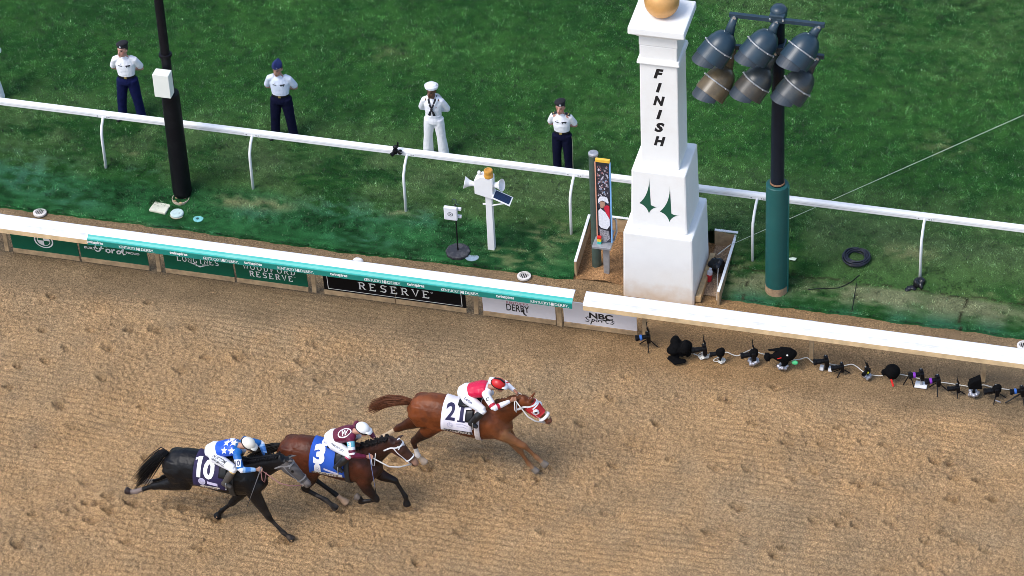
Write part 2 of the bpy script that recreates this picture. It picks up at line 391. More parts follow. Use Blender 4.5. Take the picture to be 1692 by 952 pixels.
def grasscol(x, y):
    n1 = vnoise(x, y, 1.6, 61); n2 = vnoise(x, y, .42, 62); n3 = vnoise(x, y*2.2, .14, 63); n4 = vnoise(x+y*.5, y, 5, 64)
    d = np.array([.013, .060, .012]); g = np.array([.036, .118, .022]); lt = np.array([.088, .142, .052])
    t = np.clip(.42+.6*n1+.45*n2+.9*n3, 0, 1)[:, None]; c = d*(1-t)+g*t
    far = np.clip((y-4.5)/4, 0, 1)
    k = np.clip(1.05-np.abs(y-2.2)/1.8, 0, 1)*np.clip(.6+1.1*n2+1.2*n1+.7*n3, 0, 1)*(1-.3*far)
    k = np.maximum(k, np.clip(n4*1.6+n1*.8+n3*.6-.25, 0, .55)); k = np.clip(k, 0, 1)[:, None]*.85
    c = c*(1-k)+lt*k
    bl = np.clip((1.35+.35*n1-y)/.25, 0, 1)*np.clip((1.2-x)/.3, 0, 1)            # painted bank beside the dirt rail
    bl = np.maximum(bl, np.clip((.55+.3*n2-y)/.3, 0, 1)*.75)
    pc = np.array([.014, .083, .025])*(1+.8*n2+1.0*n3)[:, None]
    c = c*(1-bl[:, None]*.8)+np.clip(pc, .004, 1)*bl[:, None]*.8
    dk = np.exp(-((y-1.55-.12*n1)/.13)**2)*np.clip((-2-x)/1, 0, 1)                 # lush dark line where the bank begins
    c *= (1-.2*dk)[:, None]
    for (a, b_, rx, ry) in TURQ:
        q = np.exp(-((x-a)/rx)**2-((y-b_)/ry)**2)*np.clip(.40+1.4*n2+2.4*n3, 0, 1)*.55
        c = c*(1-q[:, None])+np.array([.048, .145, .095])*q[:, None]
    for (a, b_, rx, ry) in TAN:
        q = np.exp(-((x-a)/rx)**2-((y-b_)/ry)**2)*np.clip(.35+1.6*n2+2.4*n3, 0, 1)*np.where(y > 2.5, .5, .8)
        c = c*(1-q[:, None])+np.array([.20, .21, .095])*q[:, None]
    sm_ = np.zeros_like(x)
    for xs_ in SEAMS: sm_ = np.maximum(sm_, (np.abs(x-xs_-.03*np.sin(y*9)) < .014)*(y < 1.0))
    sm_ = np.maximum(sm_, (np.abs(y-1.0-.02*np.sin(x*7)) < .012)*(x > 1.1)*.8); sm_ = sm_[:, None]
    sod = np.clip((x-1.1)/.2, 0, 1)*np.clip((.98+.08*n1-y)/.08, 0, 1)*np.clip(.6+1.3*n2+.9*n1+.8*n3, 0, 1)*.85
    c = c*(1-sod[:, None])+(np.array([.17, .185, .10])*np.clip((y-.35)/.35, 0, 1)[:, None]+np.array([.03, .115, .060])*(1-np.clip((y-.35)/.35, 0, 1))[:, None])*sod[:, None]
    c = c*(1-sm_)+np.array([.03, .03, .015])*sm_
    return np.clip(c, .002, 1)
# turf sheet: raised bank behind the dirt rail, then level; cut out round the finish post
xs = np.concatenate([np.linspace(-90, -17, 40), np.arange(-16.9, 10, .05), np.linspace(10.2, 80, 40)])
v_ = np.concatenate([np.arange(0, 3, .04), np.arange(3, 13, .1), np.linspace(13.2, 90, 60)])
X, T, F = grid(xs, v_)
Y = edge(X)+T; Y = np.where(T > 3, .25+T, Y)
Z = hz(X, Y)+.035*np.clip(T/.05, 0, 1)-.045*(T < .01)+.008*vnoise(X, Y, .5, 71)+.008*vnoise(X, Y, .15, 72)
cx = X[F].mean(1); cy = Y[F].mean(1)
F = F[~in_pit(cx, cy)]
gm = M('turf_thatch', attr=True, rough=.95, var=.3, scale=40, spec=.1)
turf = npmesh('turf', np.stack([X, Y, Z], 1), F, gm, grasscol(X, Y)*.85, smooth=True); tag(turf, kind='structure')
# blades of the turf
NB = 1300000
bx = RNG.uniform(-17.5, 10.5, NB); by = RNG.uniform(.1, 12.2, NB)
P = np.stack([bx, by, hz(bx, by)], 1)-np.array(CPOS); dz = P@np.array(FW)
ix = PW/2+FPX*(P@np.array(RT))/dz; iy = PH/2-FPX*(P@np.array(UP))/dz
k = (ix > -110) & (ix < PW+110) & (iy > -70) & (by > edge(bx)+.0) & ~in_pit(bx, by)
bx, by = bx[k], by[k]; nb = len(bx)
bz = hz(bx, by)+.02+.008*vnoise(bx, by, .5, 71)
cl = grasscol(bx, by)
flow = 6.28*(vnoise(bx, by, .30, 81)+.7*vnoise(bx, by, .11, 82))*1.3
ang = flow+RNG.normal(0, 1.3, nb); L = RNG.uniform(.038, .082, nb)*np.clip(1+.5*vnoise(bx, by, .2, 83), .6, 1.4)*np.where(by < .6, .7, 1); lean = np.clip(RNG.normal(1.08, .28, nb), .3, 1.45)
wd = RNG.uniform(.0045, .0095, nb)
dx, dy = np.cos(ang), np.sin(ang)
tip = np.stack([bx+dx*np.sin(lean)*L, by+dy*np.sin(lean)*L, bz+np.cos(lean)*L], 1)
b0 = np.stack([bx-dy*wd, by+dx*wd, bz], 1); b1 = np.stack([bx+dy*wd, by-dx*wd, bz], 1)
vv = np.stack([b0, b1, tip], 1).reshape(-1, 3)
br = np.clip(np.exp(RNG.normal(0, .38, nb)+1.5*vnoise(bx+by*.4, by, .045, 84)+1.8*vnoise(bx+by*.4, by, .085, 85)+1.1*vnoise(bx-by*.3, by, .16, 86)+.3*vnoise(bx, by, .33, 87)), .22, 2.5)[:, None]; dry = (RNG.random(nb) < .06)[:, None]
cb = np.where(dry, np.array([.12, .20, .10]), cl)*br
cc = np.repeat(cb, 3, 0)
gb = M('grass_blade', attr=True, rough=.6, var=.1, scale=3, spec=.25)
gr = npmesh('grass', vv, np.arange(nb*3).reshape(-1, 3), gb, cc); tag(gr, 'short green grass blades covering the turf', 'grass', kind='stuff')
# wide ground beyond
X, Y, F = grid(np.linspace(-2500, 2500, 6), np.linspace(-2500, 2500, 6))
gd = npmesh('ground', np.stack([X, Y, np.full(len(X), -.35)], 1), F, M('far_ground', (.05, .09, .035), .95, .3, .05)); tag(gd, kind='structure')
# bare soil in the pit round the finish post
xs = np.arange(-1.70, 1.06, .03); ys = np.arange(.30, 1.82, .03); X, Y, F = grid(xs, ys)
Z = -.02+.03*vnoise(X, Y, .4, 91)+.03*np.abs(vnoise(X, Y, .1, 92))+.10*np.exp(-((X+1.08)/.3)**2-((Y-.55)/.25)**2)
cs = np.array([.30, .165, .075])*(1+.6*vnoise(X, Y, .3, 93))[:, None]
cs = np.where((X > .65)[:, None], np.array([.42, .29, .185])*(1+.2*vnoise(X, Y, .2, 94))[:, None], cs)
soil = npmesh('pit_soil', np.stack([X, Y, Z], 1), F, DIRT, cs, smooth=True); tag(soil, kind='structure')
# small clods and chips lying on the track
mbc = MB(); CL = []
for _ in range(6500):
    x, y = random.uniform(-15, 8), random.uniform(-9.4, .1)
    if random.random() < .6:
        q = random.choice(prints); x = q[0]+random.gauss(-.08, .26); y = q[1]+random.gauss(0, .16)
    if y > .1 or (y > -1.9 and random.random() < .45): continue
    CL.append((x, y))
CL = np.array(CL); CZ = rel(CL[:, 0], CL[:, 1])[0]
dirs = [(1, 0, 0), (-1, 0, 0), (0, 1, 0), (0, -1, 0), (0, 0, 1), (0, 0, -1)]
for (x, y), z0 in zip(CL.tolist(), CZ.tolist()):
    s = random.choice((.010, .012, .014, .018, .026))*random.uniform(.7, 1.15); o = len(mbc.v)
    for d in dirs: mbc.v.append((x+d[0]*s*random.uniform(.6, 1.5), y+d[1]*s*random.uniform(.6, 1.5), z0+.3*s+d[2]*s*random.uniform(.5, .9)))
    mbc.f += [(o+a, o+b_, o+4) for a, b_ in ((0, 2), (2, 1), (1, 3), (3, 0))]+[(o+b_, o+a, o+5) for a, b_ in ((0, 2), (2, 1), (1, 3), (3, 0))]
for px, py, n_, sp in ((362, 858, 48, .20), (706, 768, 40, .20), (225, 822, 10, .2), (560, 838, 10, .2), (480, 893, 8, .12), (640, 745, 8, .3)):
    p = at(px, py)
    for _ in range(n_):
        s = random.uniform(.007, .020); x = p.x+random.gauss(-.05, sp); y = p.y+random.gauss(0, sp*.6); z0 = abs(random.gauss(0, .10)); o = len(mbc.v)
        for d in dirs: mbc.v.append((x+d[0]*s*random.uniform(.6, 1.5), y+d[1]*s*random.uniform(.6, 1.5), z0+d[2]*s))
        mbc.f += [(o+a, o+b_, o+4) for a, b_ in ((0, 2), (2, 1), (1, 3), (3, 0))]+[(o+b_, o+a, o+5) for a, b_ in ((0, 2), (2, 1), (1, 3), (3, 0))]
cd = mbc.build('dirt_clods', M('clod', (.31, .19, .098), .95, .35, 30)); tag(cd, 'loose clods of tan dirt scattered over the track', 'clods', kind='stuff')

# ================================================================== RAILS, BOARDS, POSTS
WHITE = M('white_paint', (.80, .80, .80), .45, .02, 5, dirt=(.62, .55, .47), dirtamt=.25)
WHITEW = M('white_vinyl', (.76, .76, .765), .5, .03, 3, dirt=(.52, .48, .42), dirtamt=.45)
WHITEP = M('white_stucco', (.83, .825, .80), .7, .02, 3, bump=.25, dirt=(.66, .56, .46), dirtamt=.22, bscale=60)
TEAL = M('teal_vinyl', (.004, .38, .33), .35, .06, 4, dirt=(.3, .5, .45), dirtamt=.25)
TEALD = M('dark_teal_vinyl', (.006, .205, .165), .4, .06, 4)
TRIM = M('pale_timber', (.62, .45, .25), .7, .2, 6, dirt=(.32, .2, .1), dirtamt=.5)
TIMBER = M('weathered_timber', (.42, .29, .16), .8, .3, 9, bump=.3, dirt=(.25, .16, .09), dirtamt=.6)
GREENB = M('green_board', (.004, .098, .052), .5, .05, 4, dirt=(.03, .11, .065), dirtamt=.25, spec=.2)
BLACKB = M('black_board', (.003, .003, .004), .6, .1, 4, spec=.15)
WHITEB = M('white_board', (.76, .74, .77), .45, .03, 4, dirt=(.5, .42, .36), dirtamt=.25)
LETW = M('white_lettering', (.80, .80, .78), .5, .03, 5)
LETB = M('black_lettering', (.008, .008, .010), .5, .05, 5)
LETR = M('rose_lettering', (.45, .16, .20), .5, .05, 5)
GREY = M('grey_metal', (.30, .31, .32), .45, .12, 8, metal=.3)
GREYW = M('worn_grey', (.60, .60, .62), .6, .15, 5, dirt=(.7, .7, .7), dirtamt=.6)
DARK = M('black_plastic', (.006, .006, .008), .45, .2, 20, spec=.3)
DARKF = M('black_cloth', (.003, .003, .0035), .9, .3, 20, spec=.1, bump=.7, bscale=18, bdist=.03)
GREENP = M('tower_green', (.006, .125, .075), .5, .05, 4)

def dirt_rail(x0, x1, posts, band, label, zf):
    t = tag(empty('dirt_rail', (x0, -1.2, 0)), label, 'rail', 'sections of the covered rail beside the dirt')
    L = x1-x0
    # cover: rounded sheet falling towards the track (profile y,z)
    pr = [(.0, 1.00), (-.03, 1.015), (-.10, 1.008), (-.18, .982), (-.235, .948), (-.262, .925)]
    lo = [(y+.004, z-.03) for y, z in pr]
    prof = [(0, y, z) for y, z in pr]+[(0, y, z) for y, z in reversed(lo)]
    MB().extrude(prof, (L, 0, 0)).build('cover', WHITEW, t, bevel=.003)
    if band:
        b0, b1 = band[0]-x0, band[1]-x0
        p2 = [(-.205, .968), (-.237, .951), (-.272, .928), (-.283, .912), (-.279, .905), (-.262, .918), (-.2, .955)]
        MB().extrude([(b0, y, z) for y, z in p2], (b1-b0, 0, 0)).build('band', TEAL, t)
        p3 = [(-.279, .910), (-.291, .905), (-.293, .80), (-.279, .80)]
        f = MB().extrude([(b0, y, z) for y, z in p3], (b1-b0, 0, 0)).build('fascia', TEALD, t)
        k = 0
        mb = MB()
        for i in range(18):
            px = aty(0, 0, -1.49)
        words = [(144, 172), (281, 311), (404, 434), (546, 575), (673, 702), (820, 850)]
        for a, b in words:
            xa, xb = at(a, 430, .85).x, 0
            pa = [p for p in (aty(a, 404+(a-144)*.1335+2, -1.495), aty(b, 404+(b-144)*.1335+6, -1.495))]
            mb = MB(); flat(mb, fit2d(text2d('twinspires', 1, .035), pa[1].x-pa[0].x, .085), ((pa[0].x+pa[1].x)/2-x0, -.2955, .862), (1, 0, 0), (0, 0, 1)); mb.build('lettering', LETW, f)
        for a, b in [(197, 255), (336, 395), (459, 519), (602, 663), (729, 792), (877, 940)]:
            pa = [aty(a, 411+(a-197)*.1335, -1.495), aty(b, 411+(b-197)*.1335, -1.495)]
            wv = pa[1].x-pa[0].x
            mb = MB(); flat(mb, join2d(move2d(fit2d(text2d('KENTUCKY', 1, .012), wv*.47, .062), -wv*.265, 0), move2d(fit2d(text2d('DERBY.', 1, .012), wv*.37, .062), wv*.315, 0), move2d(fit2d(text2d('148', 1, .05), wv*.11, .075), wv*.05, 0)), ((pa[0].x+pa[1].x)/2-x0, -.2955, .850), (1, 0, 0), (0, 0, 1)); mb.build('lettering', LETW, f)
    spans = [(0, band[0]-x0)] if band else [(0, L)]
    for a, b in spans:
        MB().extrude([(a, y, z) for y, z in [(-.190, .975), (-.215, .968), (-.238, .952), (-.2, .955)]], (b-a, 0, 0)).build('worn_strip', GREYW, t)
        MB().extrude([(a, y, z) for y, z in [(-.255, .93), (-.275, .925), (-.285, .895), (-.268, .895)]], (b-a, 0, 0)).build('nosing', WHITE, t)
        MB().extrude([(a, y, z) for y, z in [(-.264, .892), (-.287, .893), (-.289, .80), (-.268, .80)]], (b-a, 0, 0)).build('timber_trim', TRIM, t)
    for x in posts:
        mb = MB(); mb.box((x-x0, .17, .42), (.08, .045, .84)); mb.build('post', TIMBER, t, bevel=.006)
        MB().box((x-x0, -.02, .87), (.05, .30, .06)).build('bracket', GREY, t)
    return t
dirt_rail(-19.0, -1.215, [-18.1, -15.05, -12.02, -9.07, -6.12, -3.10], (at(140, 405, .85).x+.02, -1.215), 'covered white rail with teal band along the dirt track, left of the gap', .8)
dirt_rail(-1.02, 13.0, [-.03, 2.94, 5.95, 8.95, 11.9], None, 'covered white rail with pale timber edge above the remote cameras', .8)
# a post that stands between the two white boards
MB().box((-1.57, -1.05, .40), (.09, .06, .80)).build('rail_post', TIMBER, bevel=.006)
tag(bpy.data.objects['rail_post'], 'short square timber post standing between the two white boards', 'post')

def board(x0, x1, mat, label, h=.62, lean=.10):
    xc = (x0+x1)/2; W_ = x1-x0-.02
    t = tag(empty('advertising_board', (xc, -1.03, 0)), label, 'advertising board', 'advertising boards leaning under the rail')
    rot = Matrix.Rotation(lean, 3, 'X')
    MB().box(rot @ V(0, 0, .055), (W_, .05, .105), rot).build('kick_plank', TIMBER, t, bevel=.005)
    p = MB().box(rot @ V(0, .004, .108+(h-.108)/2), (W_, .022, h-.108), rot).build('panel', mat, t, bevel=.002)
    MB().box(rot @ V(-W_/2+.05, .04, h/2), (.05, .04, h-.06), rot).build('stiffener', TIMBER, t)
    MB().box(rot @ V(W_/2-.05, .04, h/2), (.05, .04, h-.06), rot).build('stiffener', TIMBER, t)
    def put(vf, x, z, mat2=LETW, nm='lettering', off=.0):
        mb = MB(); flat(mb, vf, rot @ V(x, -.0105-off, z), (1, 0, 0), rot @ V(0, 0, 1)); mb.build(nm, mat2, p)
    return t, put, W_
b, put, W_ = board(-11.90, -10.59, GREENB, 'green board with a white quartered roundel, half under the rail')
v, f = ring2d(.185, .185, .026, 32); put((v, f), .0, .40, LETW, 'roundel')
q = []
for a0, mt_ in ((0, LETW), (90, GREENB), (180, LETW), (270, GREENB)):
    pts = [(0, 0)]+[(.12*math.cos(R(a0+a)), .12*math.sin(R(a0+a))) for a in range(0, 91, 10)]
    if mt_ is LETW: put(poly2d(pts), 0, .40, LETW, 'roundel_quarter')
put(ring2d(.128, .128, .013, 28), 0, .40, LETW, 'roundel')
b, put, W_ = board(-10.57, -9.25, GREENB, 'green board with white script lettering beside the left end of the teal band')
put(fit2d(text2d('BUILT', 1, .03), .23, .058), -.44, .375); put(fit2d(text2d('PROUD', 1, .03), .26, .058), .38, .375)
ford = strokes2d([[(-.27, .015), (-.31, .05), (-.30, .10), (-.24, .125), (-.16, .115), (-.08, .10), (-.02, .125)], [(-.17, .11), (-.20, .03), (-.24, -.035), (-.29, -.05), (-.32, -.02)], [(-.24, .03), (-.14, .045)],
                  [(-.05, .04), (-.09, .03), (-.1, -.02), (-.06, -.05), (-.02, -.02), (-.02, .03), (-.05, .04)], [(.01, .04), (.03, .035), (.02, -.05)], [(.03, .01), (.06, .045), (.09, .04)],
                  [(.2, .03), (.16, .04), (.12, .0), (.13, -.045), (.17, -.04), (.22, .03), (.27, .12)], [(.27, .12), (.235, .0), (.25, -.05), (.29, -.03)]], .030)
put(([(x*.95, y*1.0) for x, y in ford[0]], ford[1]), -.04, .36)
b, put, W_ = board(-8.95, -7.61, GREENB, 'green board with a winged emblem below white capitals')
put(serif2d('LONGINES', .80, .12, .14), 0.0, .41)
put(poly2d([(-.20, .035), (-.05, .02), (-.045, -.005), (-.17, .015)]), .02, .31, LETW, 'winged_emblem'); put(poly2d([(.20, .035), (.17, .015), (.045, -.005), (.05, .02)]), .02, .31, LETW, 'winged_emblem')
put(poly2d([(-.13, .0), (-.035, -.02), (.035, -.02), (.13, .0), (.03, -.045), (.0, -.065), (-.03, -.045)]), .02, .31, LETW, 'winged_emblem')
b, put, W_ = board(-7.59, -6.22, GREENB, 'green board with two rows of spaced white capitals')
put(serif2d('WOODFORD', .98, .115, .15, .42), -.02, .43); put(serif2d('RESERVE', .82, .125, .16, .42), 0, .265); put(ring2d(.014, .014, .006, 10), .445, .315)
t = tag(empty('advertising_board', (-4.60, -1.03, 0)), 'long black board with white outline and spaced white capitals', 'advertising board', 'advertising boards leaning under the rail')
rot = Matrix.Rotation(.10, 3, 'X')
for xa, xb in ((-1.325, .0), (.012, 1.32)):
    MB().box(rot @ V((xa+xb)/2, 0, .055), (xb-xa, .05, .105), rot).build('kick_plank', TIMBER, t, bevel=.005)
    p = MB().box(rot @ V((xa+xb)/2, .004, .36), (xb-xa-.004, .022, .50), rot).build('panel', BLACKB, t, bevel=.002)
mb = MB(); o_ = rot @ V(0, -.0105, 0); uz = rot @ V(0, 0, 1)
for a in ((-1.25, .145, 1.25, .157), (-1.25, .145, -1.238, .6), (1.238, .145, 1.25, .6)):
    flat(mb, poly2d([(a[0], a[1]), (a[2], a[1]), (a[2], a[3]), (a[0], a[3])]), o_, (1, 0, 0), uz)
mb.build('outline', LETW, t)
mb = MB(); flat(mb, serif2d('RESERVE', 1.32, .165, .155, .5), o_+uz*.325, (1, 0, 0), uz); flat(mb, ring2d(.02, .02, .008, 10), o_+uz*.39+V(.70, 0, 0), (1, 0, 0), uz); mb.build('lettering', LETW, t)
b, put, W_ = board(-2.98, -1.63, WHITEB, 'white board with tall black capitals under a row of small rose letters')
put(fit2d(text2d('KENTUCKY', 1, .01, 0, 1.1), .40, .055), -.02, .405, LETR); put(fit2d(text2d('DERBY', 1, .01), .42, .17), -.02, .285, LETB); put(strokes2d([[(.07, .0), (.09, -.1), (.13, -.13)]], .03), .0, .26, LETB)
b, put, W_ = board(-1.50, -.155, WHITEB, 'white board with bold black capitals over looping script, under the gap in the rail')
put(fit2d(text2d('NBC', 1, .035), .43, .14), .02, .355, LETB)
sp = [[(-.20, .055), (-.24, .075), (-.28, .05), (-.26, .015), (-.22, -.01), (-.24, -.045), (-.29, -.04)], [(-.16, .03), (-.175, -.04), (-.2, -.11)], [(-.17, .02), (-.13, .035), (-.12, 0), (-.15, -.03), (-.18, -.02)], [(-.08, .03), (-.1, 0), (-.08, -.03), (-.05, -.01), (-.06, .03), (-.08, .03)], [(-.05, .01), (0, .02), (.01, -.03)], [(.01, .01), (.05, .035), (.07, .02)], [(.1, .09), (.08, 0), (.1, -.03), (.13, -.02)], [(.05, .04), (.16, .045)], [(.24, .03), (.2, .035), (.19, .015), (.23, -.01), (.2, -.035), (.15, -.03)]]
put(strokes2d(sp, .018), .02, .235, LETB)

# --- turf rail with gooseneck posts
t = tag(empty('turf_rail', (-5, 1.9, .28)), 'slim white rail on curved posts along the turf edge', 'rail')
zr = .28+1.04; yr = 1.66
def sec(y, z): return [(-15, y+.05*math.cos(R(a))*(1.0), z+.062*math.sin(R(a))) for a in range(0, 360, 30)]
prof = [(-15, y, z) for y, z in [(-.045, -.062), (-.056, -.045), (-.056, .03), (-.045, .05), (-.02, .06), (.03, .06), (.046, .05), (.052, .03), (.05, -.05), (.04, -.062)]]
MB().extrude(prof, (30, 0, 0)).build('rail_tube', WHITE, t, bevel=.004, loc=(0, yr-1.9, zr-.28))
MB().extrude([(-15, -.0575, .0), (-15, -.0575, -.012), (-15, -.054, -.012), (-15, -.054, .0)], (30, 0, 0)).build('groove', GREYW, t, loc=(0, yr-1.9, zr-.28))
for px, py, bx_, by_ in [(None, -19.1, 0, 0), (None, -16.1, 0, 0), (169.4, 183, 175.5, 279), (417, 216, 418.5, 314), (671, 250, 671, 351), (947, 290, 944, 389), (1248, 331, 1243.5, 433), (1528.4, 370, 1520, 460), (None, 7.2, 0, 0)]:
    if px is None: gx, gy_ = py-.0, 1.22
    else: g0 = atg(bx_, by_); gx, gy_ = g0.x, g0.y
    zb = float(hz(gx, gy_))-.28-.05; y1 = gy_-1.9; ztop = zr-.28; yt = yr-1.9
    o = MB()
    pts = [(0, y1, zb), (0, y1, ztop-.42), (0, y1+.02, ztop-.28), (0, y1+(yt-y1)*.30, ztop-.15), (0, y1+(yt-y1)*.65, ztop-.06), (0, yt-.03, ztop-.03)]
    ob = o.loft(pts, [.026]*6, [.032]*6, (1, 0, 0), 12).build('post', WHITE, t, smooth=True); ob.location.x = gx+5
    mb = MB(); mb.box((0, yt-.060, ztop-.01), (.30, .006, .07)); 
    pl = mb.build('splice_plate', WHITE, ob)
    mb = MB()
    for dx in (-.11, .08, .12): mb.lathe([(.012, 0), (.012, .006)], (dx, yt-.064, ztop-.012), (0, -1, 0), 8)
    mb.build('bolt', GREY, ob)
# --- finish post
t = tag(empty('finish_post', (-.02, .66, 0)), 'tall white stepped finish post with black letters and two green spires', 'finish post')
def stained():
    mt = WHITEP.copy(); mt.name = 'white_stucco_splashed'; n = mt.node_tree.nodes; l = mt.node_tree.links; b = n['Principled BSDF']; src = b.inputs['Base Color'].links[0].from_socket
    g_ = n.new('ShaderNodeNewGeometry'); sx = n.new('ShaderNodeSeparateXYZ'); l.new(g_.outputs['Position'], sx.inputs[0])
    nz = n.new('ShaderNodeTexNoise'); nz.inputs['Scale'].default_value = 5; nz.inputs['Detail'].default_value = 8; l.new(g_.outputs['Position'], nz.inputs['Vector'])
    ma = n.new('ShaderNodeMath'); ma.operation = 'MULTIPLY_ADD'; ma.inputs[1].default_value = .5; l.new(nz.outputs['Fac'], ma.inputs[0]); l.new(sx.outputs['Z'], ma.inputs[2])
    mr = n.new('ShaderNodeMapRange'); mr.inputs['From Min'].default_value = .18; mr.inputs['From Max'].default_value = .62; mr.inputs['To Min'].default_value = .7; mr.inputs['To Max'].default_value = 0; l.new(ma.outputs[0], mr.inputs['Value'])
    mx = n.new('ShaderNodeMix'); mx.data_type = 'RGBA'; mx.inputs['B'].default_value = (.58, .38, .20, 1); l.new(mr.outputs['Result'], mx.inputs['Factor']); l.new(src, mx.inputs['A']); l.new(mx.outputs['Result'], b.inputs['Base Color']); return mt
def block(nm, w0, w1, z0, z1, bev=.03, mat=WHITEP, d0=None):
    d0 = d0 or w0; mb = MB(); mb.box((0, 0, (z0+z1)/2), (w0, d0, z1-z0), None, w1/w0); return mb.build(nm, mat, t, bevel=bev)
block('base_block', 1.30, 1.25, -.1, 1.43, .035, stained()); mid = block('middle_block', 1.02, .97, 1.43, 2.72, .03)
sh = block('shaft', .685, .66, 2.72, 5.30, .02)
block('lower_moulding', .76, .72, 4.93, 5.02, .02); block('neck', .675, .67, 5.30, 5.50, .01); block('upper_moulding', .74, .86, 5.50, 5.60, .02); block('cap', .99, .98, 5.60, 5.75, .025)
MB().lathe([(.02, .0), (.12, .0), (.12, .06), (.02, .06)], (0, 0, 5.75)).build('ball_seat', WHITE, t)
MB().ell((0, 0, 6.02), (.30, .30, .30), None, 32, 20).build('gilt_ball', M('gilt', (.62, .33, .11), .45, .18, 5, dirt=(.45, .22, .06), metal=.25), t, smooth=True)
mb = MB()
for i, ch in enumerate('FINISH'):
    z = [4.735, 4.445, 4.165, 3.875, 3.60, 3.305][i]
    yy = -.3425+(z-2.72)/2.58*.0125-.0035
    flat(mb, fit2d(text2d(ch, 1, .055, .28), {'I': .11, 'F': .18, 'S': .18}.get(ch, .21), .205), (.0, yy, z), (1, 0, 0), (0, 0, 1))
mb.build('lettering', LETB, sh)
GRN = M('spire_green', (.008, .085, .045), .5, .06, 10)
for cx, cz in [(q.x+.02, q.z) for q in (aty(1072, 340, .155), aty(1106, 354, .155))]:
    def crv(a, b, k): # hollow curve
        return [(a[0]+(b[0]-a[0])*s+k[0]*4*s*(1-s), a[1]+(b[1]-a[1])*s+k[1]*4*s*(1-s)) for s in [i/8 for i in range(9)]]
    top = (.012, .62); rgt = (.185, .005); bot = (.0, -.17); lf = (-.17, .03); inr = (.035, .02)
    pts = [top, inr]+crv(inr, rgt, (0, -.02))[1:]+crv(rgt, bot, (-.03, .02))[1:]+crv(bot, lf, (.025, .03))[1:]+crv(lf, top, (.05, -.04))[1:-1]
    yy = -.51+(cz-1.43)/1.29*.025
    n = len(pts); vv_ = [(cx+x, yy-.004+(y/1.29*.025), cz+y) for x, y in pts]
    o = MB(); bm = bmesh.new(); bv = [bm.verts.new(p) for p in vv_]; bm.faces.new(bv); bmesh.ops.triangulate(bm, faces=bm.faces)
    me = bpy.data.meshes.new('spire_emblem'); bm.to_mesh(me); bm.free(); o.build('spire_emblem', GRN, mid, mesh=me)
# weathering plank at the foot, boards of the pit
def plank(nm, a, b, z0, z1, wd, mat, label, inner=None):
    a = V(a); b = V(b); d = (b-a); L = d.length; ang = math.atan2(d.y, d.x); rot = Matrix.Rotation(ang, 3, 'Z')
    t = tag(empty(nm, ((a.x+b.x)/2, (a.y+b.y)/2, z0)), label, 'edging board', 'boards edging the pit')
    MB().box((0, 0, (z1-z0)/2), (L, wd*.8, z1-z0), rot).build('plank', TIMBER, t, bevel=.004)
    MB().box((0, 0, z1-z0+.012), (L, wd, .022), rot).build('painted_top', WHITE, t, bevel=.004)
plank('edging_board', (-1.63, .38), (-1.70, 1.76), -.06, .30, .05, TIMBER, 'white topped edging board on the left side of the pit')
plank('edging_board', (-1.67, 1.785), (-.69, 1.785), -.06, .30, .05, TIMBER, 'white topped edging board behind the picture panel')
plank('edging_board', (.63, 1.785), (1.06, 1.785), -.06, .30, .05, TIMBER, 'short white topped edging board behind the black bag')
plank('edging_board', (1.05, .10), (1.03, 1.755), -.06, .27, .05, TIMBER, 'white topped edging board on the right side of the pit')
o = MB(); o.box((0, 0, .06), (.10, 1.28, .12)); ob = o.build('timber_beam', M('new_timber', (.50, .33, .16), .75, .25, 8, bump=.2), bevel=.008, loc=(.685, .72, 0)); tag(ob, 'long pale timber beam lying against the right foot of the finish post', 'timber')

# --- pole with six floodlights
def pole_base(px, py): return atg(px, py)
LG = M('lamp_blue_grey', (.018, .040, .060), .36, .12, 6, dirt=(.07, .08, .09), dirtamt=.35)
LB = M('lamp_bronze', (.10, .075, .042), .32, .25, 4, dirt=(.28, .20, .10), dirtamt=.8)
LV = M('lamp_visor', (.022, .034, .048), .5, .15, 10)
BOLT = M('bright_bolt', (.6, .6, .6), .35, .1, 5, metal=.7)
pb = pole_base(1283, 480); PX, PYY, PZ = pb.x, pb.y, float(hz(pb.x, pb.y))
t = tag(empty('floodlight_pole', (PX, PYY, PZ)), 'dark blue pole with six floodlights in two rows, green padded foot', 'light pole')
def zat(py, Y, px=1283): return aty(px, py, Y).z-PZ
zp = zat(303, PYY)
MB().lathe([(.20, -.1), (.20, zp-.015), (.188, zp), (.13, zp), (.13, zp-.03)], (0, 0, 0), (0, 0, 1), 64).build('padding', M('green_pad', (.008, .085, .080), .5, .06, 3, bump=.15, dirt=(.03, .12, .11), dirtamt=.4), t, smooth=False)
MB().box((.2, .0, zp/2), (.02, .08, zp-.05)).build('pad_seam', M('pad_seam', (.012, .14, .125), .5), t, bevel=.004)
MB().lathe([(.203, -.1), (.206, .06), (.2025, .17)], (0, 0, 0), (0, 0, 1), 32).build('mud_skirt', M('mud', (.33, .22, .13), .9, .3, 14), t)
zt = zat(18, PYY)
MB().lathe([(.125, 0), (.122, zp+.02), (.10, zt-.1), (.10, zt), (.06, zt+.06)], (0, 0, 0), (0, 0, 1), 24).build('pole_shaft', M('pole_navy', (.006, .010, .018), .45, .15, 6, spec=.25), t, smooth=True)
MB().lathe([(.133, 0), (.133, .03)], (0, 0, zp+.02), (0, 0, 1), 24).build('pole_collar', M('rust', (.30, .16, .09), .7), t)
zb1 = zat(34, PYY-.18); zb2 = zat(86, PYY-.18)
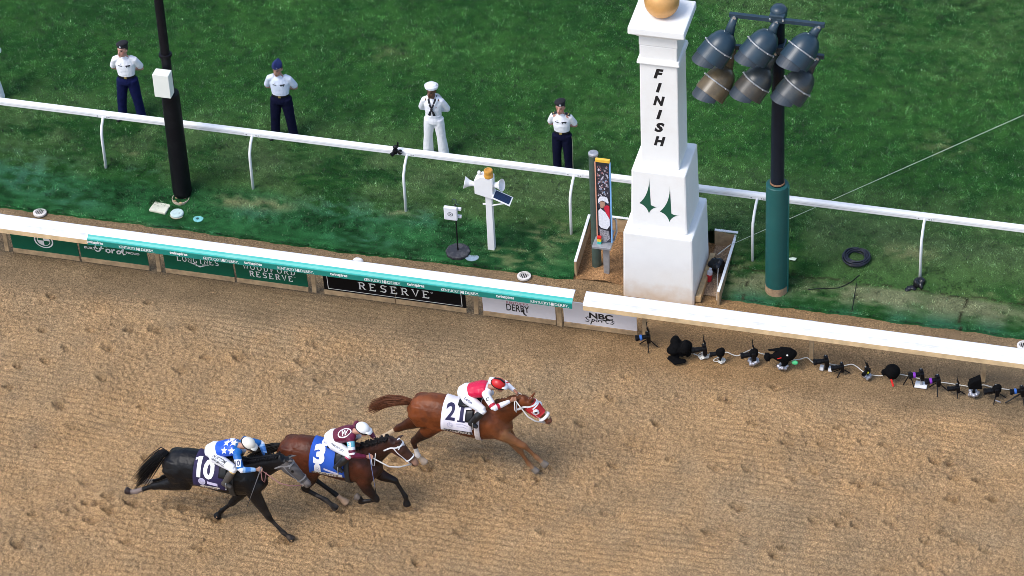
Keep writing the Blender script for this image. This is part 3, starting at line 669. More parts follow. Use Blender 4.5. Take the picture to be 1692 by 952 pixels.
for zb in (zb1, zb2):
    MB().box((0, -.16, zb), (1.62, .07, .075)).build('crossbar', LG, t, bevel=.004)
    MB().box((0, -.04, zb+.02), (.26, .30, .16)).build('clamp', LG, t, bevel=.02)
    mb = MB()
    for dx in (-.11, .11): mb.lathe([(.018, 0), (.018, .03)], (dx, -.19, zb+.03), (0, -1, 0), 8)
    mb.build('bolt', BOLT, t)
MB().lathe([(.14, 0), (.15, .05), (.11, .11), (.03, .13)], (0, 0, zt-.02), (0, 0, 1), 24).build('pole_cap', LG, t, smooth=True)
def floodlight(px, py, mat_dome, mat_body, xb, zb, roll=0):
    # px,py: image place of the centre of the drum, which hangs .32 m in front of the bar
    Yc = PYY-.42; c = aty(px, py, Yc)-V(PX, PYY, PZ)
    ax = (V(-.52, -.50, -.69)+V(*[(((px*7+py*3+k*5) % 11)/11-.5)*.16 for k in range(3)])).normalized(); c = c-ax*.04; S = .82
    ob = MB().lathe([(r*S, h*S) for r, h in [(.02, -.40), (.10, -.385), (.19, -.33), (.255, -.24), (.295, -.13), (.312, -.03), (.312, -.005)]], c, ax, 28).build('floodlight', mat_dome, t, smooth=True)
    MB().lathe([(r*S, h*S) for r, h in [(.318, -.012), (.322, .0), (.330, .17), (.338, .30), (.330, .305), (.315, .29), (.30, .0)]], c, ax, 64).build('drum', mat_body, ob, smooth=False)
    MB().lathe([(r*S, h*S) for r, h in [(.326, -.020), (.336, -.014), (.336, .006), (.326, .012)]], c, ax, 48).build('clamp_band', GREY, ob)
    mb = MB(); u = ax.orthogonal().normalized(); w_ = ax.cross(u)
    for k in range(9):
        g = k*2*math.pi/9; mb.ell(c+(u*math.cos(g)+w_*math.sin(g))*.335*S, (.016, .016, .016), None, 6, 4)
    mb.ell(c-ax*.2+V(0, -.10, .22), (.012, .012, .012), None, 6, 4); mb.build('bolt', BOLT, ob)
    # visor: half hood beyond the rim on the upper side
    up = (V(0, 0, 1)-ax*ax.z).normalized(); sd = ax.cross(up); mb = MB(); n = 16; v = []; o_ = 0
    for i in range(n+1):
        g = R(-78+156*i/n)
        d = up*math.cos(g)+sd*math.sin(g); ln = .19*max(.25, math.cos(g*.85))
        v += [c+d*.318*S+ax*.29*S, c+d*.318*S+ax*(.29*S+ln), c+d*.310*S+ax*(.29*S+ln), c+d*.310*S+ax*.29*S]
    f = []
    for i in range(n):
        for j in range(4): f.append((4*i+j, 4*i+(j+1) % 4, 4*i+4+(j+1) % 4, 4*i+4+j))
    mb.add(v, f); mb.build('visor', LV, ob)
    MB().lathe([(.305*S, .262*S), (.305*S, .268*S)], c, ax, 28).build('lens', M('lamp_lens', (.35, .37, .38), .1, .02, 3), ob)
    a = c-ax*.33*S; b_ = V(xb, -.17, zb-.03); MB().loft([a, (a+b_)/2+V(0, 0, .02), b_], [.095, .07, .06], [.055, .05, .04], (1, 0, 0), 12).build('arm', mat_dome, ob, smooth=True)
    MB().lathe([(.03, -.05), (.03, .05)], b_, (0, 1, 0), 10).build('knuckle', BOLT, ob)
for i, (px, py) in enumerate([(1185, 82), (1255, 80), (1323, 87)]): floodlight(px, py, LG, LG, (-.72, .0, .72)[i], zb1)
for i, (px, py) in enumerate([(1184, 140), (1247, 139), (1315, 145)]): floodlight(px, py, LB if i == 0 else (M('lamp_bronze_b', (.035, .044, .048), .34, .25, 4, dirt=(.17, .13, .075), dirtamt=.6)), (LB, M('lamp_drum_b', (.045, .042, .036), .34, .25, 4, dirt=(.18, .13, .075), dirtamt=.8), M('lamp_drum_c', (.028, .038, .046), .34, .25, 4, dirt=(.15, .12, .075), dirtamt=.7))[i], (-.74, -.02, .70)[i], zb2)

# --- slim black pole on the left
pb = atg(302, 322); QX, QY, QZ = pb.x, pb.y, float(hz(pb.x, pb.y))
t = tag(empty('black_pole', (QX, QY, QZ)), 'black padded pole with a white box strapped to it, left of the boards', 'pole')
zc = aty(280, 152, QY).z-QZ
BP = M('black_pad', (.004, .004, .006), .55, .2, 6, dirt=(.02, .024, .024), dirtamt=.3, spec=.2)
MB().lathe([(.160, .03), (.178, .10), (.165, zc-.02), (.15, zc), (.08, zc+.005)], (0, 0, 0), (0, 0, 1), 64).build('padding', BP, t)
MB().lathe([(.09, zc-.1), (.088, zc+.8), (.12, zc+.81), (.12, zc+.86), (.085, zc+.87), (.072, 9.2)], (0, 0, 0), (0, 0, 1), 20).build('pole_shaft', M('pole_black', (.006, .006, .009), .45, .15, 6, spec=.2), t, smooth=False)
MB().lathe([(.165, -.10), (.165, .05), (.15, .05), (.15, -.1)], (0.0, -.12, -.03), (0, 0, 1), 24).build('footing', M('concrete', (.42, .36, .27), .9, .2, 12), t)
mb = MB(); 
for k in range(14):
    a = random.random()*6.28; mb.ell((.1*math.cos(a), -.17+.1*math.sin(a), .0+.03*random.random()), (.035, .03, .02), None, 6, 4)
mb.build('rubble', TIMBER, t)
cb = aty(270, 138, QY-.24)-V(QX, QY, QZ)
bx_ = MB().box(cb, (.30, .20, .50)).build('control_box', M('cream_box', (.74, .76, .70), .5, .02, 5), t, bevel=.008)
MB().box(cb+V(-.148, 0, 0), (.02, .19, .48)).build('box_door', M('cream_box'), bx_, bevel=.004)
# arm and pale lamp near the top of that pole
cl_ = aty(205, -8, QY)-V(QX, QY, QZ)
MB().loft([cl_+V(-.32, 0, 0), cl_+V(0, 0, -.015), cl_+V(.27, 0, 0)], [.05, .09, .06], [.05, .075, .06], (0, 1, 0), 14).build('lamp_housing', M('pale_glass', (.66, .72, .70), .35, .05, 5), t, smooth=True)
MB().tube([cl_+V(.2, 0, .06), cl_+V(.5, 0, .10), V(0, 0, cl_.z+.12)], .03).build('lamp_arm', M('pole_black'), t)

# --- fixed picture panel on its stand in the pit
g0 = at(1003, 455, 0); t = tag(empty('picture_panel', (g0.x, g0.y, 0)), 'tall narrow panel picturing a rider in white helmet, on a steel stand', 'panel')
STEEL = M('galvanised', (.36, .37, .39), .45, .15, 12, metal=.4)
MB().box((0, 0, .32), (.10, .08, .70)).build('stand_post', STEEL, t, bevel=.004)
zq = aty(1003, 405, g0.y-.05).z
MB().box((-.05, -.02, zq), (.34, .30, .05)).build('shelf', STEEL, t, bevel=.006)
mb = MB(); mb.tube([(.12, .10, zq), (.17, .12, zq+.18), (.16, .16, zq+.42), (.11, .17, zq+.44)], .018); mb.tube([(.06, .10, zq), (.11, .14, zq+.2)], .02); mb.build('brace', STEEL, t, smooth=True)
ztop = aty(1005, 268, g0.y).z; zc_ = (zq+.05+ztop)/2; hp = ztop-zq-.06
PNX = .045
fr = MB().box((PNX-.06, .0, zc_), (.27, .05, hp)).build('frame', M('panel_dark', (.02, .022, .03), .4), t, bevel=.004)
# printed picture: small flat patches of colour
mbs = {}
def patch(nm, mt_, pts, o=.0):
    mb = MB(); flat(mb, poly2d(pts), (PNX-.06, -.0265-o, zc_), (1, 0, 0), (0, 0, 1)); mb.build(nm, mt_, fr)
w2, h2 = .115, hp/2-.02
patch('picture', M('picture_dark', (.03, .028, .04), .3, .9, 28), [(-w2, -h2), (w2, -h2), (w2, h2-.05), (-w2, h2-.05)])
rnd = random.Random(3)
for mt_, n_, z0_, z1_ in ((M('crowd_pale', (.55, .52, .60), .4), 46, .1, h2-.07), (M('crowd_rose', (.40, .20, .2), .4), 18, .2, h2-.07), (M('crowd_blue', (.30, .42, .62), .4), 14, -.1, .5)):
    mb = MB()
    for k in range(n_):
        x = rnd.uniform(-w2+.02, w2-.02); z = rnd.uniform(z0_, z1_); r_ = rnd.uniform(.008, .022); a = rnd.random()*3
        flat(mb, poly2d([(x+r_*math.cos(a+i*1.257)*rnd.uniform(.6, 1.4), z+r_*math.sin(a+i*1.257)*rnd.uniform(.6, 2)) for i in range(5)]), (PNX-.06, -.0285, zc_), (1, 0, 0), (0, 0, 1))
    mb.build('crowd', mt_, fr)
HW = M('print_white', (.74, .74, .80), .35, .1, 30); HR = M('print_red', (.55, .02, .05), .35); HS = M('print_skin', (.42, .24, .17), .4); HG = M('print_grey', (.25, .24, .26), .4, .6, 40)
patch('pictured_rider', HW, [(-.10, -.52), (-.06, -.58), (.05, -.6), (.105, -.5), (.10, -.36), (.03, -.22), (-.06, -.14), (-.10, -.2)], .004)
patch('pictured_jacket', HR, [(-.01, -.10), (.06, -.05), (.105, -.06), (.105, -.36), (.06, -.28)], .006)
patch('pictured_face', HS, [(-.07, -.06), (-.06, -.12), (-.01, -.13), (.03, -.07), (.02, .02), (-.06, .02)], .006)
patch('pictured_helmet', HW, [(-.095, -.03), (-.10, .06), (-.06, .13), (.02, .14), (.08, .10), (.095, .0), (.06, .01), (-.02, .045), (-.06, .02)], .008)
patch('pictured_tack', HG, [(-.09, -.6), (.08, -.64), (.10, -.8), (.02, -.9), (-.08, -.86)], .004)
MB().box((PNX-.06, -.012, ztop+.03), (.26, .055, .06)).build('cap_strip', M('orange_yellow', (.80, .46, .05), .5), t, bevel=.004)
MB().box((PNX-.06+.132, -.018, zc_), (.018, .05, hp)).build('edge_strip', M('sky_blue', (.20, .42, .75), .5), t)
MB().box((PNX-.06-.132, -.018, zc_), (.018, .05, hp)).build('edge_strip', M('salmon', (.70, .33, .22), .5), t)
for i, c_ in enumerate([(.65, .03, .02), (.75, .5, .03), (.03, .40, .33), (.5, .02, .03), (.05, .45, .35)]):
    MB().box((-.105, -.06, zq+.16-.055*i), (.07, .05, .05)).build('colour_tab', M('tab%d' % i, c_, .5), t, bevel=.003)
MB().lathe([(.085, 0), (.085, 2.55), (.08, 2.58)], (-.24, .22, -.05), (0, 0, 1), 20).build('rear_post', M('post_green', (.055, .085, .070), .55, .12, 8), t)
MB().lathe([(.09, 0), (.09, .035), (.06, .05)], (-.24, .22, 2.53), (0, 0, 1), 20).build('post_cap', STEEL, t)

# --- beacon post with horns and solar panel
g0 = atg(813, 412); z0 = float(hz(g0.x, g0.y)); t = tag(empty('signal_post', (g0.x, g0.y, z0)), 'white post with amber beacon, two horns and a small solar panel', 'signal post')
def rz(px, py, Y=0): q = aty(px, py, g0.y+Y); return V(q.x-g0.x, Y, q.z-z0)
zt = rz(805, 322).z
MB().box((0, 0, zt/2-.05), (.13, .11, zt+.1), None, .9).build('post', WHITE, t, bevel=.008)
cb = rz(800, 304, -.03)
bx_ = MB().extrude([(cb.x-.17, -.10, cb.z-.20), (cb.x+.17, -.10, cb.z-.28), (cb.x+.17, -.10, cb.z+.18), (cb.x-.05, -.10, cb.z+.20), (cb.x-.17, -.10, cb.z+.10)], (0, .18, 0)).build('signal_box', WHITE, t, bevel=.01)
MB().ell(cb+V(-.08, 0, .24), (.035, .035, .045), None, 12, 8).build('sensor', WHITE, bx_, smooth=True)
bc = cb+V(.09, 0, .18)
MB().lathe([(.085, 0), (.088, .02), (.078, .07), (.082, .13), (.075, .15), (.05, .155), (.045, .14), (.02, .135)], bc, (0, 0, 1), 20).build('beacon', M('amber', (.55, .27, .045), .25, .1, 6), t, smooth=False)
for sx, px, py in ((-1, 777, 303), (1, 821, 306)):
    q = rz(px, py, -.02); d = V(sx*.95, -.18, .28 if sx > 0 else .20).normalized()
    MB().lathe([(.04, -.11), (.045, -.05), (.062, .02), (.112, .10), (.116, .105), (.104, .10), (.05, .02), (.025, 0)], q, d, 20).build('horn', WHITE, t, smooth=False)
pc = rz(830, 327, -.06)
rotp = Matrix.Rotation(R(-24), 3, 'Y') @ Matrix.Rotation(R(12), 3, 'X') if False else Matrix.Rotation(R(22), 3, 'Y')
pn = MB().box(pc, (.36, .26, .018), rotp).build('solar_panel', WHITE, t, bevel=.003)
MB().box(pc+rotp @ V(0, 0, .0105), (.31, .21, .006), rotp).build('solar_cells', M('cells', (.008, .02, .06), .15, .3, 40), pn)
e1 = pc+rotp @ V(.17, 0, -.02); MB().tube([e1, V(.04, -.03, e1.z-.15)], .014).build('strut', WHITE, t)
MB().tube([V(-.12, 0, zt-.22), V(.0, 0, zt-.20)], .018).build('stub', WHITE, t)

# --- speaker stand: white device on black pole with weighted disc
g0 = atg(757, 419); z0 = float(hz(g0.x, g0.y))+.02; t = tag(empty('device_stand', (g0.x, g0.y, z0)), 'white square device on a thin black stand with octagonal base', 'stand')
RUB = M('rubber', (.025, .026, .034), .7, .25, 20, dirt=(.2, .19, .19), dirtamt=.5)
MB().lathe([(.225, 0), (.23, .02), (.225, .05), (.20, .062), (.03, .065)], (0, 0, 0), (0, 0, 1), 10).build('base', RUB, t)
MB().tube([(0, 0, .05), (0, 0, 1.12)], .014).build('pole', DARK, t)
dv = MB().box((-.075, -.05, .94), (.25, .07, .29)).build('device', M('device_white', (.74, .74, .77), .4, .03), t, bevel=.02)
MB().box((.075, .0, 1.02), (.07, .05, .05)).build('clip', M('device_white'), dv, bevel=.005); MB().box((.075, .0, .85), (.07, .05, .05)).build('clip', M('device_white'), dv, bevel=.005)
mb = MB(); flat(mb, ring2d(.052, .045, .014, 20), (-.075, -.0865, .94), (1, 0, 0), (0, 0, 1)); flat(mb, poly2d([(-.012, -.03), (.02, 0), (-.012, .03)]), (-.075, -.0865, .94), (1, 0, 0), (0, 0, 1)); mb.build('badge', M('badge_grey', (.12, .13, .14), .5), dv)
mb = MB(); mb.tube([(-.04, 0, 1.16), (-.04, 0, 1.23), (.02, 0, 1.22), (.02, 0, 1.13), (.08, 0, 1.11)], .009); mb.build('hook', M('dark_green_metal', (.02, .05, .04), .4), t)
# --- lids, slab, drains set in the ground
def ground_item(px, py): g = atg(px, py); return g.x, g.y, float(hz(g.x, g.y))
x, y, z = ground_item(265, 346); o = tag(MB().box((0, 0, 0), (.34, .28, .06)).build('concrete_slab', M('pale_concrete', (.60, .60, .48), .85, .12, 8, bump=.2), bevel=.02, loc=(x, y, z+.03)), 'square pale concrete slab sunk in the grass by the black pole', 'slab'); o.rotation_euler.z = -.12
x, y, z = ground_item(293, 356)
t = tag(empty('round_lid', (x, y, z)), 'large pale blue round lid raised on a ring before the black pole', 'lid', 'round lids in the grass')
MB().lathe([(.125, 0), (.125, .06), (.11, .075), (.02, .075)], (0, 0, 0), (0, 0, 1), 24).build('cover', M('lid_blue', (.48, .62, .60), .6, .15, 10), t); MB().lathe([(.14, -.02), (.14, .03), (.128, .03)], (0, 0, 0), (0, 0, 1), 24).build('ring', M('concrete'), t)
MB().lathe([(.012, .076), (.012, .082)], (.05, -.02, 0), (0, 0, 1), 8).build('bolt', GREY, t)
x, y, z = ground_item(328, 364)
t = tag(empty('round_lid', (x, y, z)), 'small turquoise round lid with a dark centre, flush in the grass', 'lid', 'round lids in the grass')
MB().lathe([(.095, 0), (.095, .04), (.06, .045)], (0, 0, 0), (0, 0, 1), 20).build('cover', M('lid_turq', (.18, .50, .50), .6, .25, 14), t); MB().lathe([(.03, .046), (.03, .05)], (-.01, -.01, 0), (0, 0, 1), 12).build('plug', M('lid_dark', (.02, .09, .09), .5), t)
for px, py, lb in ((66, 352, 'round white drain grate in the dirt at the far left, behind the rail'), (866, 457, 'round white drain grate in the dirt left of the gap in the rail'), (1692, 572, 'round white drain grate in the dirt at the right edge')):
    p_ = at(px, py); x, y, z = p_.x, p_.y, 0
    t = tag(empty('drain_grate', (x, y, -.01)), lb, 'drain', 'drain grates behind the rail')
    MB().lathe([(.125, 0), (.125, .035), (.085, .045), (.08, .02), (.08, 0)], (0, 0, 0), (0, 0, 1), 24).build('rim', M('grate_white', (.66, .62, .58), .6, .12, 14), t, smooth=False)
    MB().lathe([(.082, .0), (.082, .012)], (0, 0, 0), (0, 0, 1), 20).build('sump', M('void', (.012, .011, .01), .9), t)
    mb = MB()
    for k in range(-2, 3): mb.box((k*.032, 0, .03), (.010, .15-.02*abs(k), .014))
    mb.build('bar', M('grate_white'), t)
p_ = at(592, 432); o = MB(); 
tag(o.ell((0, 0, 0), (.10, .05, .06), None, 12, 8).build('white_wrapper', WHITE, smooth=True, loc=(p_.x, p_.y, .02)), 'crumpled white wrapper on the dirt close behind the rail', 'litter')
x, y, z = ground_item(757+24, 424); tag(MB().lathe([(.13, 0), (.13, .012), (.10, .016)], (0, 0, 0), (0, 0, 1), 24).build('valve_cover', M('slate_blue', (.22, .30, .36), .6, .2, 10), loc=(x, y-.04, z+.02)), 'flat slate blue valve cover beside the octagonal stand base', 'valve cover')
x, y, z = ground_item(1309, 432); tag(MB().extrude([(-.08, 0, 0), (-.03, -.05, .01), (.06, -.04, .0), (.08, .02, .015), (.0, .04, .0)], (0, 0, .008)).build('paper_scrap', M('paper', (.62, .72, .58), .8), loc=(x, y, z+.055)), 'pale scrap of paper on the grass right of the padded pole', 'litter')
# --- coil of cable, bags, wires
x, y, z = ground_item(1415, 431); mb = MB(); r2_ = random.Random(5)
for k in range(11):
    rr = .205+r2_.uniform(-.045, .045); zz = .03+.009*k*.8; ph = r2_.random()*6
    mb.tube([(rr*math.cos(a*.2094+ph)*(1+.03*math.sin(3*a*.21+k)), rr*math.sin(a*.2094+ph), zz+.012*math.sin(a*.4+k)) for a in range(31)], .014, 6)
t = tag(mb.build('cable_coil', M('cable_navy', (.012, .014, .026), .5), smooth=True, loc=(x, y, z+.02)), 'round coil of dark cable lying on the grass', 'cable coil')
def cable(nm, pts, r, mat, label, cat, grp=None, grd=False):
    mb = MB(); P_ = [V(p) for p in pts]; out = []
    for i in range(len(P_)-1):
        p0 = P_[max(i-1, 0)]; p1 = P_[i]; p2 = P_[i+1]; p3 = P_[min(i+2, len(P_)-1)]
        for s in [k/6 for k in range(6)]:
            out.append(.5*((2*p1)+(p2-p0)*s+(2*p0-5*p1+4*p2-p3)*s*s+(3*p1-p0-3*p2+p3)*s**3))
    out.append(P_[-1])
    return tag(mb.tube(out, r, 6).build(nm, mat, smooth=True), label, cat, grp)
def gp(px, py, dz=.02): g = atg(px, py); return (g.x, g.y, float(hz(g.x, g.y))+dz)
cable('lead_cable', [gp(1420, 458, .05), gp(1405, 470, .05), gp(1385, 479, .05), gp(1360, 480, .05), gp(1335, 482, .05)], .007, DARK, 'thin black lead running from the coil across the sod', 'cable')
cable('sod_cord', [gp(1415, 472, .05), gp(1412, 490, .05), gp(1408, 515, .04)], .006, DARK, 'thin dark cord crossing the sod strip down to the dirt', 'cable')
def bag(px, py, sz, label, lumps, mat=DARKF, dz=.0, nm='black_bag', seed=1, cat='bag'):
    g = atg(px, py); rr = random.Random(seed); mb = MB()
    for k in range(lumps):
        a = rr.random()*6.28; q = rr.random()**.5
        mb.ell((sz[0]*.6*q*math.cos(a), sz[1]*.6*q*math.sin(a), sz[2]*rr.uniform(.3, .75)), (sz[0]*rr.uniform(.35, .6), sz[1]*rr.uniform(.35, .6), sz[2]*rr.uniform(.3, .55)), Matrix.Rotation(rr.random()*2, 3, 'Z') @ Matrix.Rotation(rr.uniform(-.5, .5), 3, 'X'), 12, 8)
    me = fuse(mb, min(sz)*.09, 1); return tag(MB().build(nm, mat, mesh=me, smooth=True, loc=(g.x, g.y, float(hz(g.x, g.y))+dz)), label, cat)
gb_ = at(1183, 447, 0)
bg = bag(1183, 447, (.17, .24, .22), 'crumpled black bag stuffed between the timber beam and the edging board', 14, M('shiny_black', (.008, .008, .010), .25, .3, 20), nm='black_bag', seed=4)
bg.location = (gb_.x, gb_.y, 0)
q_ = at(1169, 464, 0); t = tag(empty('drink_bottle', (q_.x+.02, q_.y, .0)), 'small bottle with red label and clear top lying by the beam', 'bottle')
MB().lathe([(.05, 0), (.055, .03), (.055, .14)], (0, 0, 0), (.1, .2, 1), 14).build('body', M('red_label', (.55, .02, .03), .3), t); MB().lathe([(.054, .14), (.05, .20), (.025, .23), (.025, .26)], (0, 0, 0), (.1, .2, 1), 14).build('neck', M('clear_plastic', (.6, .58, .6), .2), t)
bag(1518, 472, (.11, .16, .14), 'small black bag tied round the foot of the curved rail post', 10, M('shiny_black'), nm='black_bag', seed=8)
bag(1505, 480, (.14, .10, .08), 'low black pouch lying on the sod beside the tied bag', 7, M('shiny_black'), nm='pouch', seed=9, cat='pouch')
pA = at(1209, 404, .30); pB = V(10.5, 5.6, 1.2)
d2 = aty(1692, 190, 3.2)
cable('cord', [V(.84, 1.05, .35), pA+V(-.005, 0, .01)], .008, M('rope', (.62, .58, .50), .8), 'pale cord from the black bag up to the board corner', 'cord')
cable('guy_wire', [pA, pA+(d2-pA)*.5, d2, pA+(d2-pA)*1.5], .0045, M('wire_pale', (.50, .56, .48), .6), 'long pale wire rising from the board corner across the turf', 'wire')
cable('rope', [V(.87, 1.0, .22), V(.93, .6, .14), V(1.02, .13, .06)], .010, M('rope'), 'slack pale rope end hanging from the black bag to the dirt', 'rope')

# ================================================================== PEOPLE
def bas(f, u):
    f = V(f).normalized(); u = V(u); r = f.cross(u).normalized(); u = r.cross(f)      # r = person's right
    return f, u.normalized(), r
SKIN = M('skin', attr=True, rough=.55, var=.06, scale=30)
def hand(mb, wr, d, side, grip=True, s=1.0):
    """palm, four unequal curled fingers and a thumb; d = forearm direction, side = direction of the thumb edge"""
    wr = V(wr); d = V(d).normalized(); th = V(side); th = (th-d*th.dot(d)).normalized(); n = d.cross(th).normalized()
    pc = wr+d*.05*s
    mb.loft([wr-d*.01, wr+d*.03*s, wr+d*.085*s], [.022*s, .036*s, .040*s], [.017*s, .018*s, .015*s], th, 10)
    for i, (o, L) in enumerate(((.030, .078), (.010, .088), (-.010, .080), (-.029, .062))):
        a = wr+d*.078*s+th*o*s; b = a+(d*.6+n*.5)*L*.5*s if grip else a+d*L*.5*s
        c = b+(n*.85-d*.35)*L*.45*s if grip else b+(d*.8+n*.35)*L*.4*s
        mb.loft([a-d*.01, a, b, c], .0088*s, .0088*s, th, 7)
    a = wr+d*.025*s+th*.03*s; b = a+(th*.5+d*.6+n*.25)*.04*s; c = b+(d*.75+n*.45-th*.15)*.034*s
    mb.loft([a, b, c], [.013*s, .011*s, .009*s], [.013*s, .011*s, .009*s], n, 7)
def head(mb, c, f, u, r, s=1.0):
    c = V(c); B = Matrix((r, f, u)).transposed()
    mb.ell(c+u*.02*s-f*.005*s, (.076*s, .096*s, .098*s), B, 18, 12)
    mb.ell(c-u*.045*s+f*.030*s, (.056*s, .064*s, .075*s), B, 14, 10)
    mb.ell(c-u*.095*s+f*.066*s, (.026*s, .022*s, .020*s), B, 8, 6)
    mb.loft([c+u*.015*s+f*.085*s, c-u*.012*s+f*.103*s, c-u*.032*s+f*.108*s, c-u*.040*s+f*.088*s], [.010*s, .013*s, .017*s, .012*s], [.012*s]*4, r, 8)
    mb.ell(c+u*.030*s+f*.082*s, (.05*s, .016*s, .010*s), B, 10, 6)
    mb.ell(c-u*.066*s+f*.085*s, (.024*s, .012*s, .010*s), B, 8, 6)
    for k in (1, -1): mb.ell(c+r*k*.077*s-f*.01*s-u*.005*s, (.012*s, .022*s, .032*s), B, 8, 6)
def skin_paint(me, J, tone, lip=.75):
    v = verts(me); c = np.tile(np.array(tone), (len(v), 1)); f, u, r = J['hb']; hc = np.array(J['head']); s = J.get('hs', 1)
    q = v-hc; x = q@np.array(r)/s; y = q@np.array(f)/s; z = q@np.array(u)/s
    for k in (1, -1):
        e = ((x-k*.032)/.015)**2+((z-.006)/.008)**2+np.where(y < .05, 9, 0); c[e < 1] = (.02, .015, .012)
        e = ((x-k*.033)/.024)**2+((z-.030)/.007)**2+np.where(y < .05, 9, 0); c[e < 1] = np.array(tone)*.3
    e = (x/.026)**2+((z+.066)/.010)**2+np.where(y < .05, 9, 0); c[e < 1] = np.array(tone)*np.array([.85, .5, .5])*lip
    k = (np.abs(x) > .035) & (np.abs(z+.03) < .03) & (y > .03); c[k] = np.array(tone)*np.array([1.05, .85, .82])
    paint(me, c)
def mid_(a, b, t): return V(a)*(1-t)+V(b)*t
def torso_pts(J): return [mid_(J['pelvis'], J['neck'], t) for t in (-.14, 0, .22, .45, .68, .86, .96)]
def lim(mb, pts, rad, lat, n=12, fl=.9): mb.loft(pts, rad, [q*fl for q in rad], lat, n)
def body_mesh(J, k=1.0, vox=.011):
    mb = MB(); lat = V(J['lat']); s = J.get('bs', 1)
    tp = torso_pts(J); mb.loft(tp, [.13*s*k, .155*s*k, .135*s*k, .15*s*k, .17*s*k, .15*s*k, .075*s], [.10*s*k, .115*s*k, .10*s*k, .11*s*k, .115*s*k, .095*s*k, .06*s], lat, 18)
    mb.loft([mid_(J['pelvis'], J['neck'], .9), J['neck'], mid_(J['neck'], J['head'], .75)], [.065, .056, .054], [.062, .056, .054], lat, 12)
    f, u, r = J['hb']; head(mb, J['head'], f, u, r, J.get('hs', 1))
    for q in ('r', 'l'):
        S_, E_, W_ = J['sh'+q], J['el'+q], J['wr'+q]
        lim(mb, [mid_(J['neck'], S_, .55), S_, mid_(S_, E_, .4), E_], [.06*k, .06*k, .05*k, .040*k], J['axa'])
        lim(mb, [mid_(S_, E_, .93), E_, mid_(E_, W_, .35), W_], [.040, .042, .040, .026], J['axa'])
        d = V(J.get('hd'+q, (V(W_)-V(E_)))); hand(mb, W_, d, J['th'+q], J.get('grip', True), .95)
        H_, K_, A_ = J['hi'+q], J['kn'+q], J['an'+q]
        lim(mb, [mid_(J['pelvis'], H_, .6), H_, mid_(H_, K_, .45), K_], [.10*k*s, .095*k*s, .078*k*s, .055*k], J['axl'])
        lim(mb, [mid_(H_, K_, .95), K_, mid_(K_, A_, .35), A_], [.055*k, .056*k, .053*k, .034], J['axl'])
        T_ = V(J['to'+q]); mb.loft([V(A_)-(T_-V(A_))*.25, V(A_), mid_(A_, T_, .6), T_], [.034, .04, .042, .026], [.034, .042, .032, .02], J['axl'], 10)
    return fuse(mb, vox, 2)
def garment(parts, vox=.011, it=2):
    mb = MB()
    for pts, ra, rb, lat in parts: mb.loft(pts, ra, rb, lat, 16)
    return fuse(mb, vox, it)
def cloth(name, me, mat, parent): return MB().build(name, mat, parent, mesh=me, smooth=True)

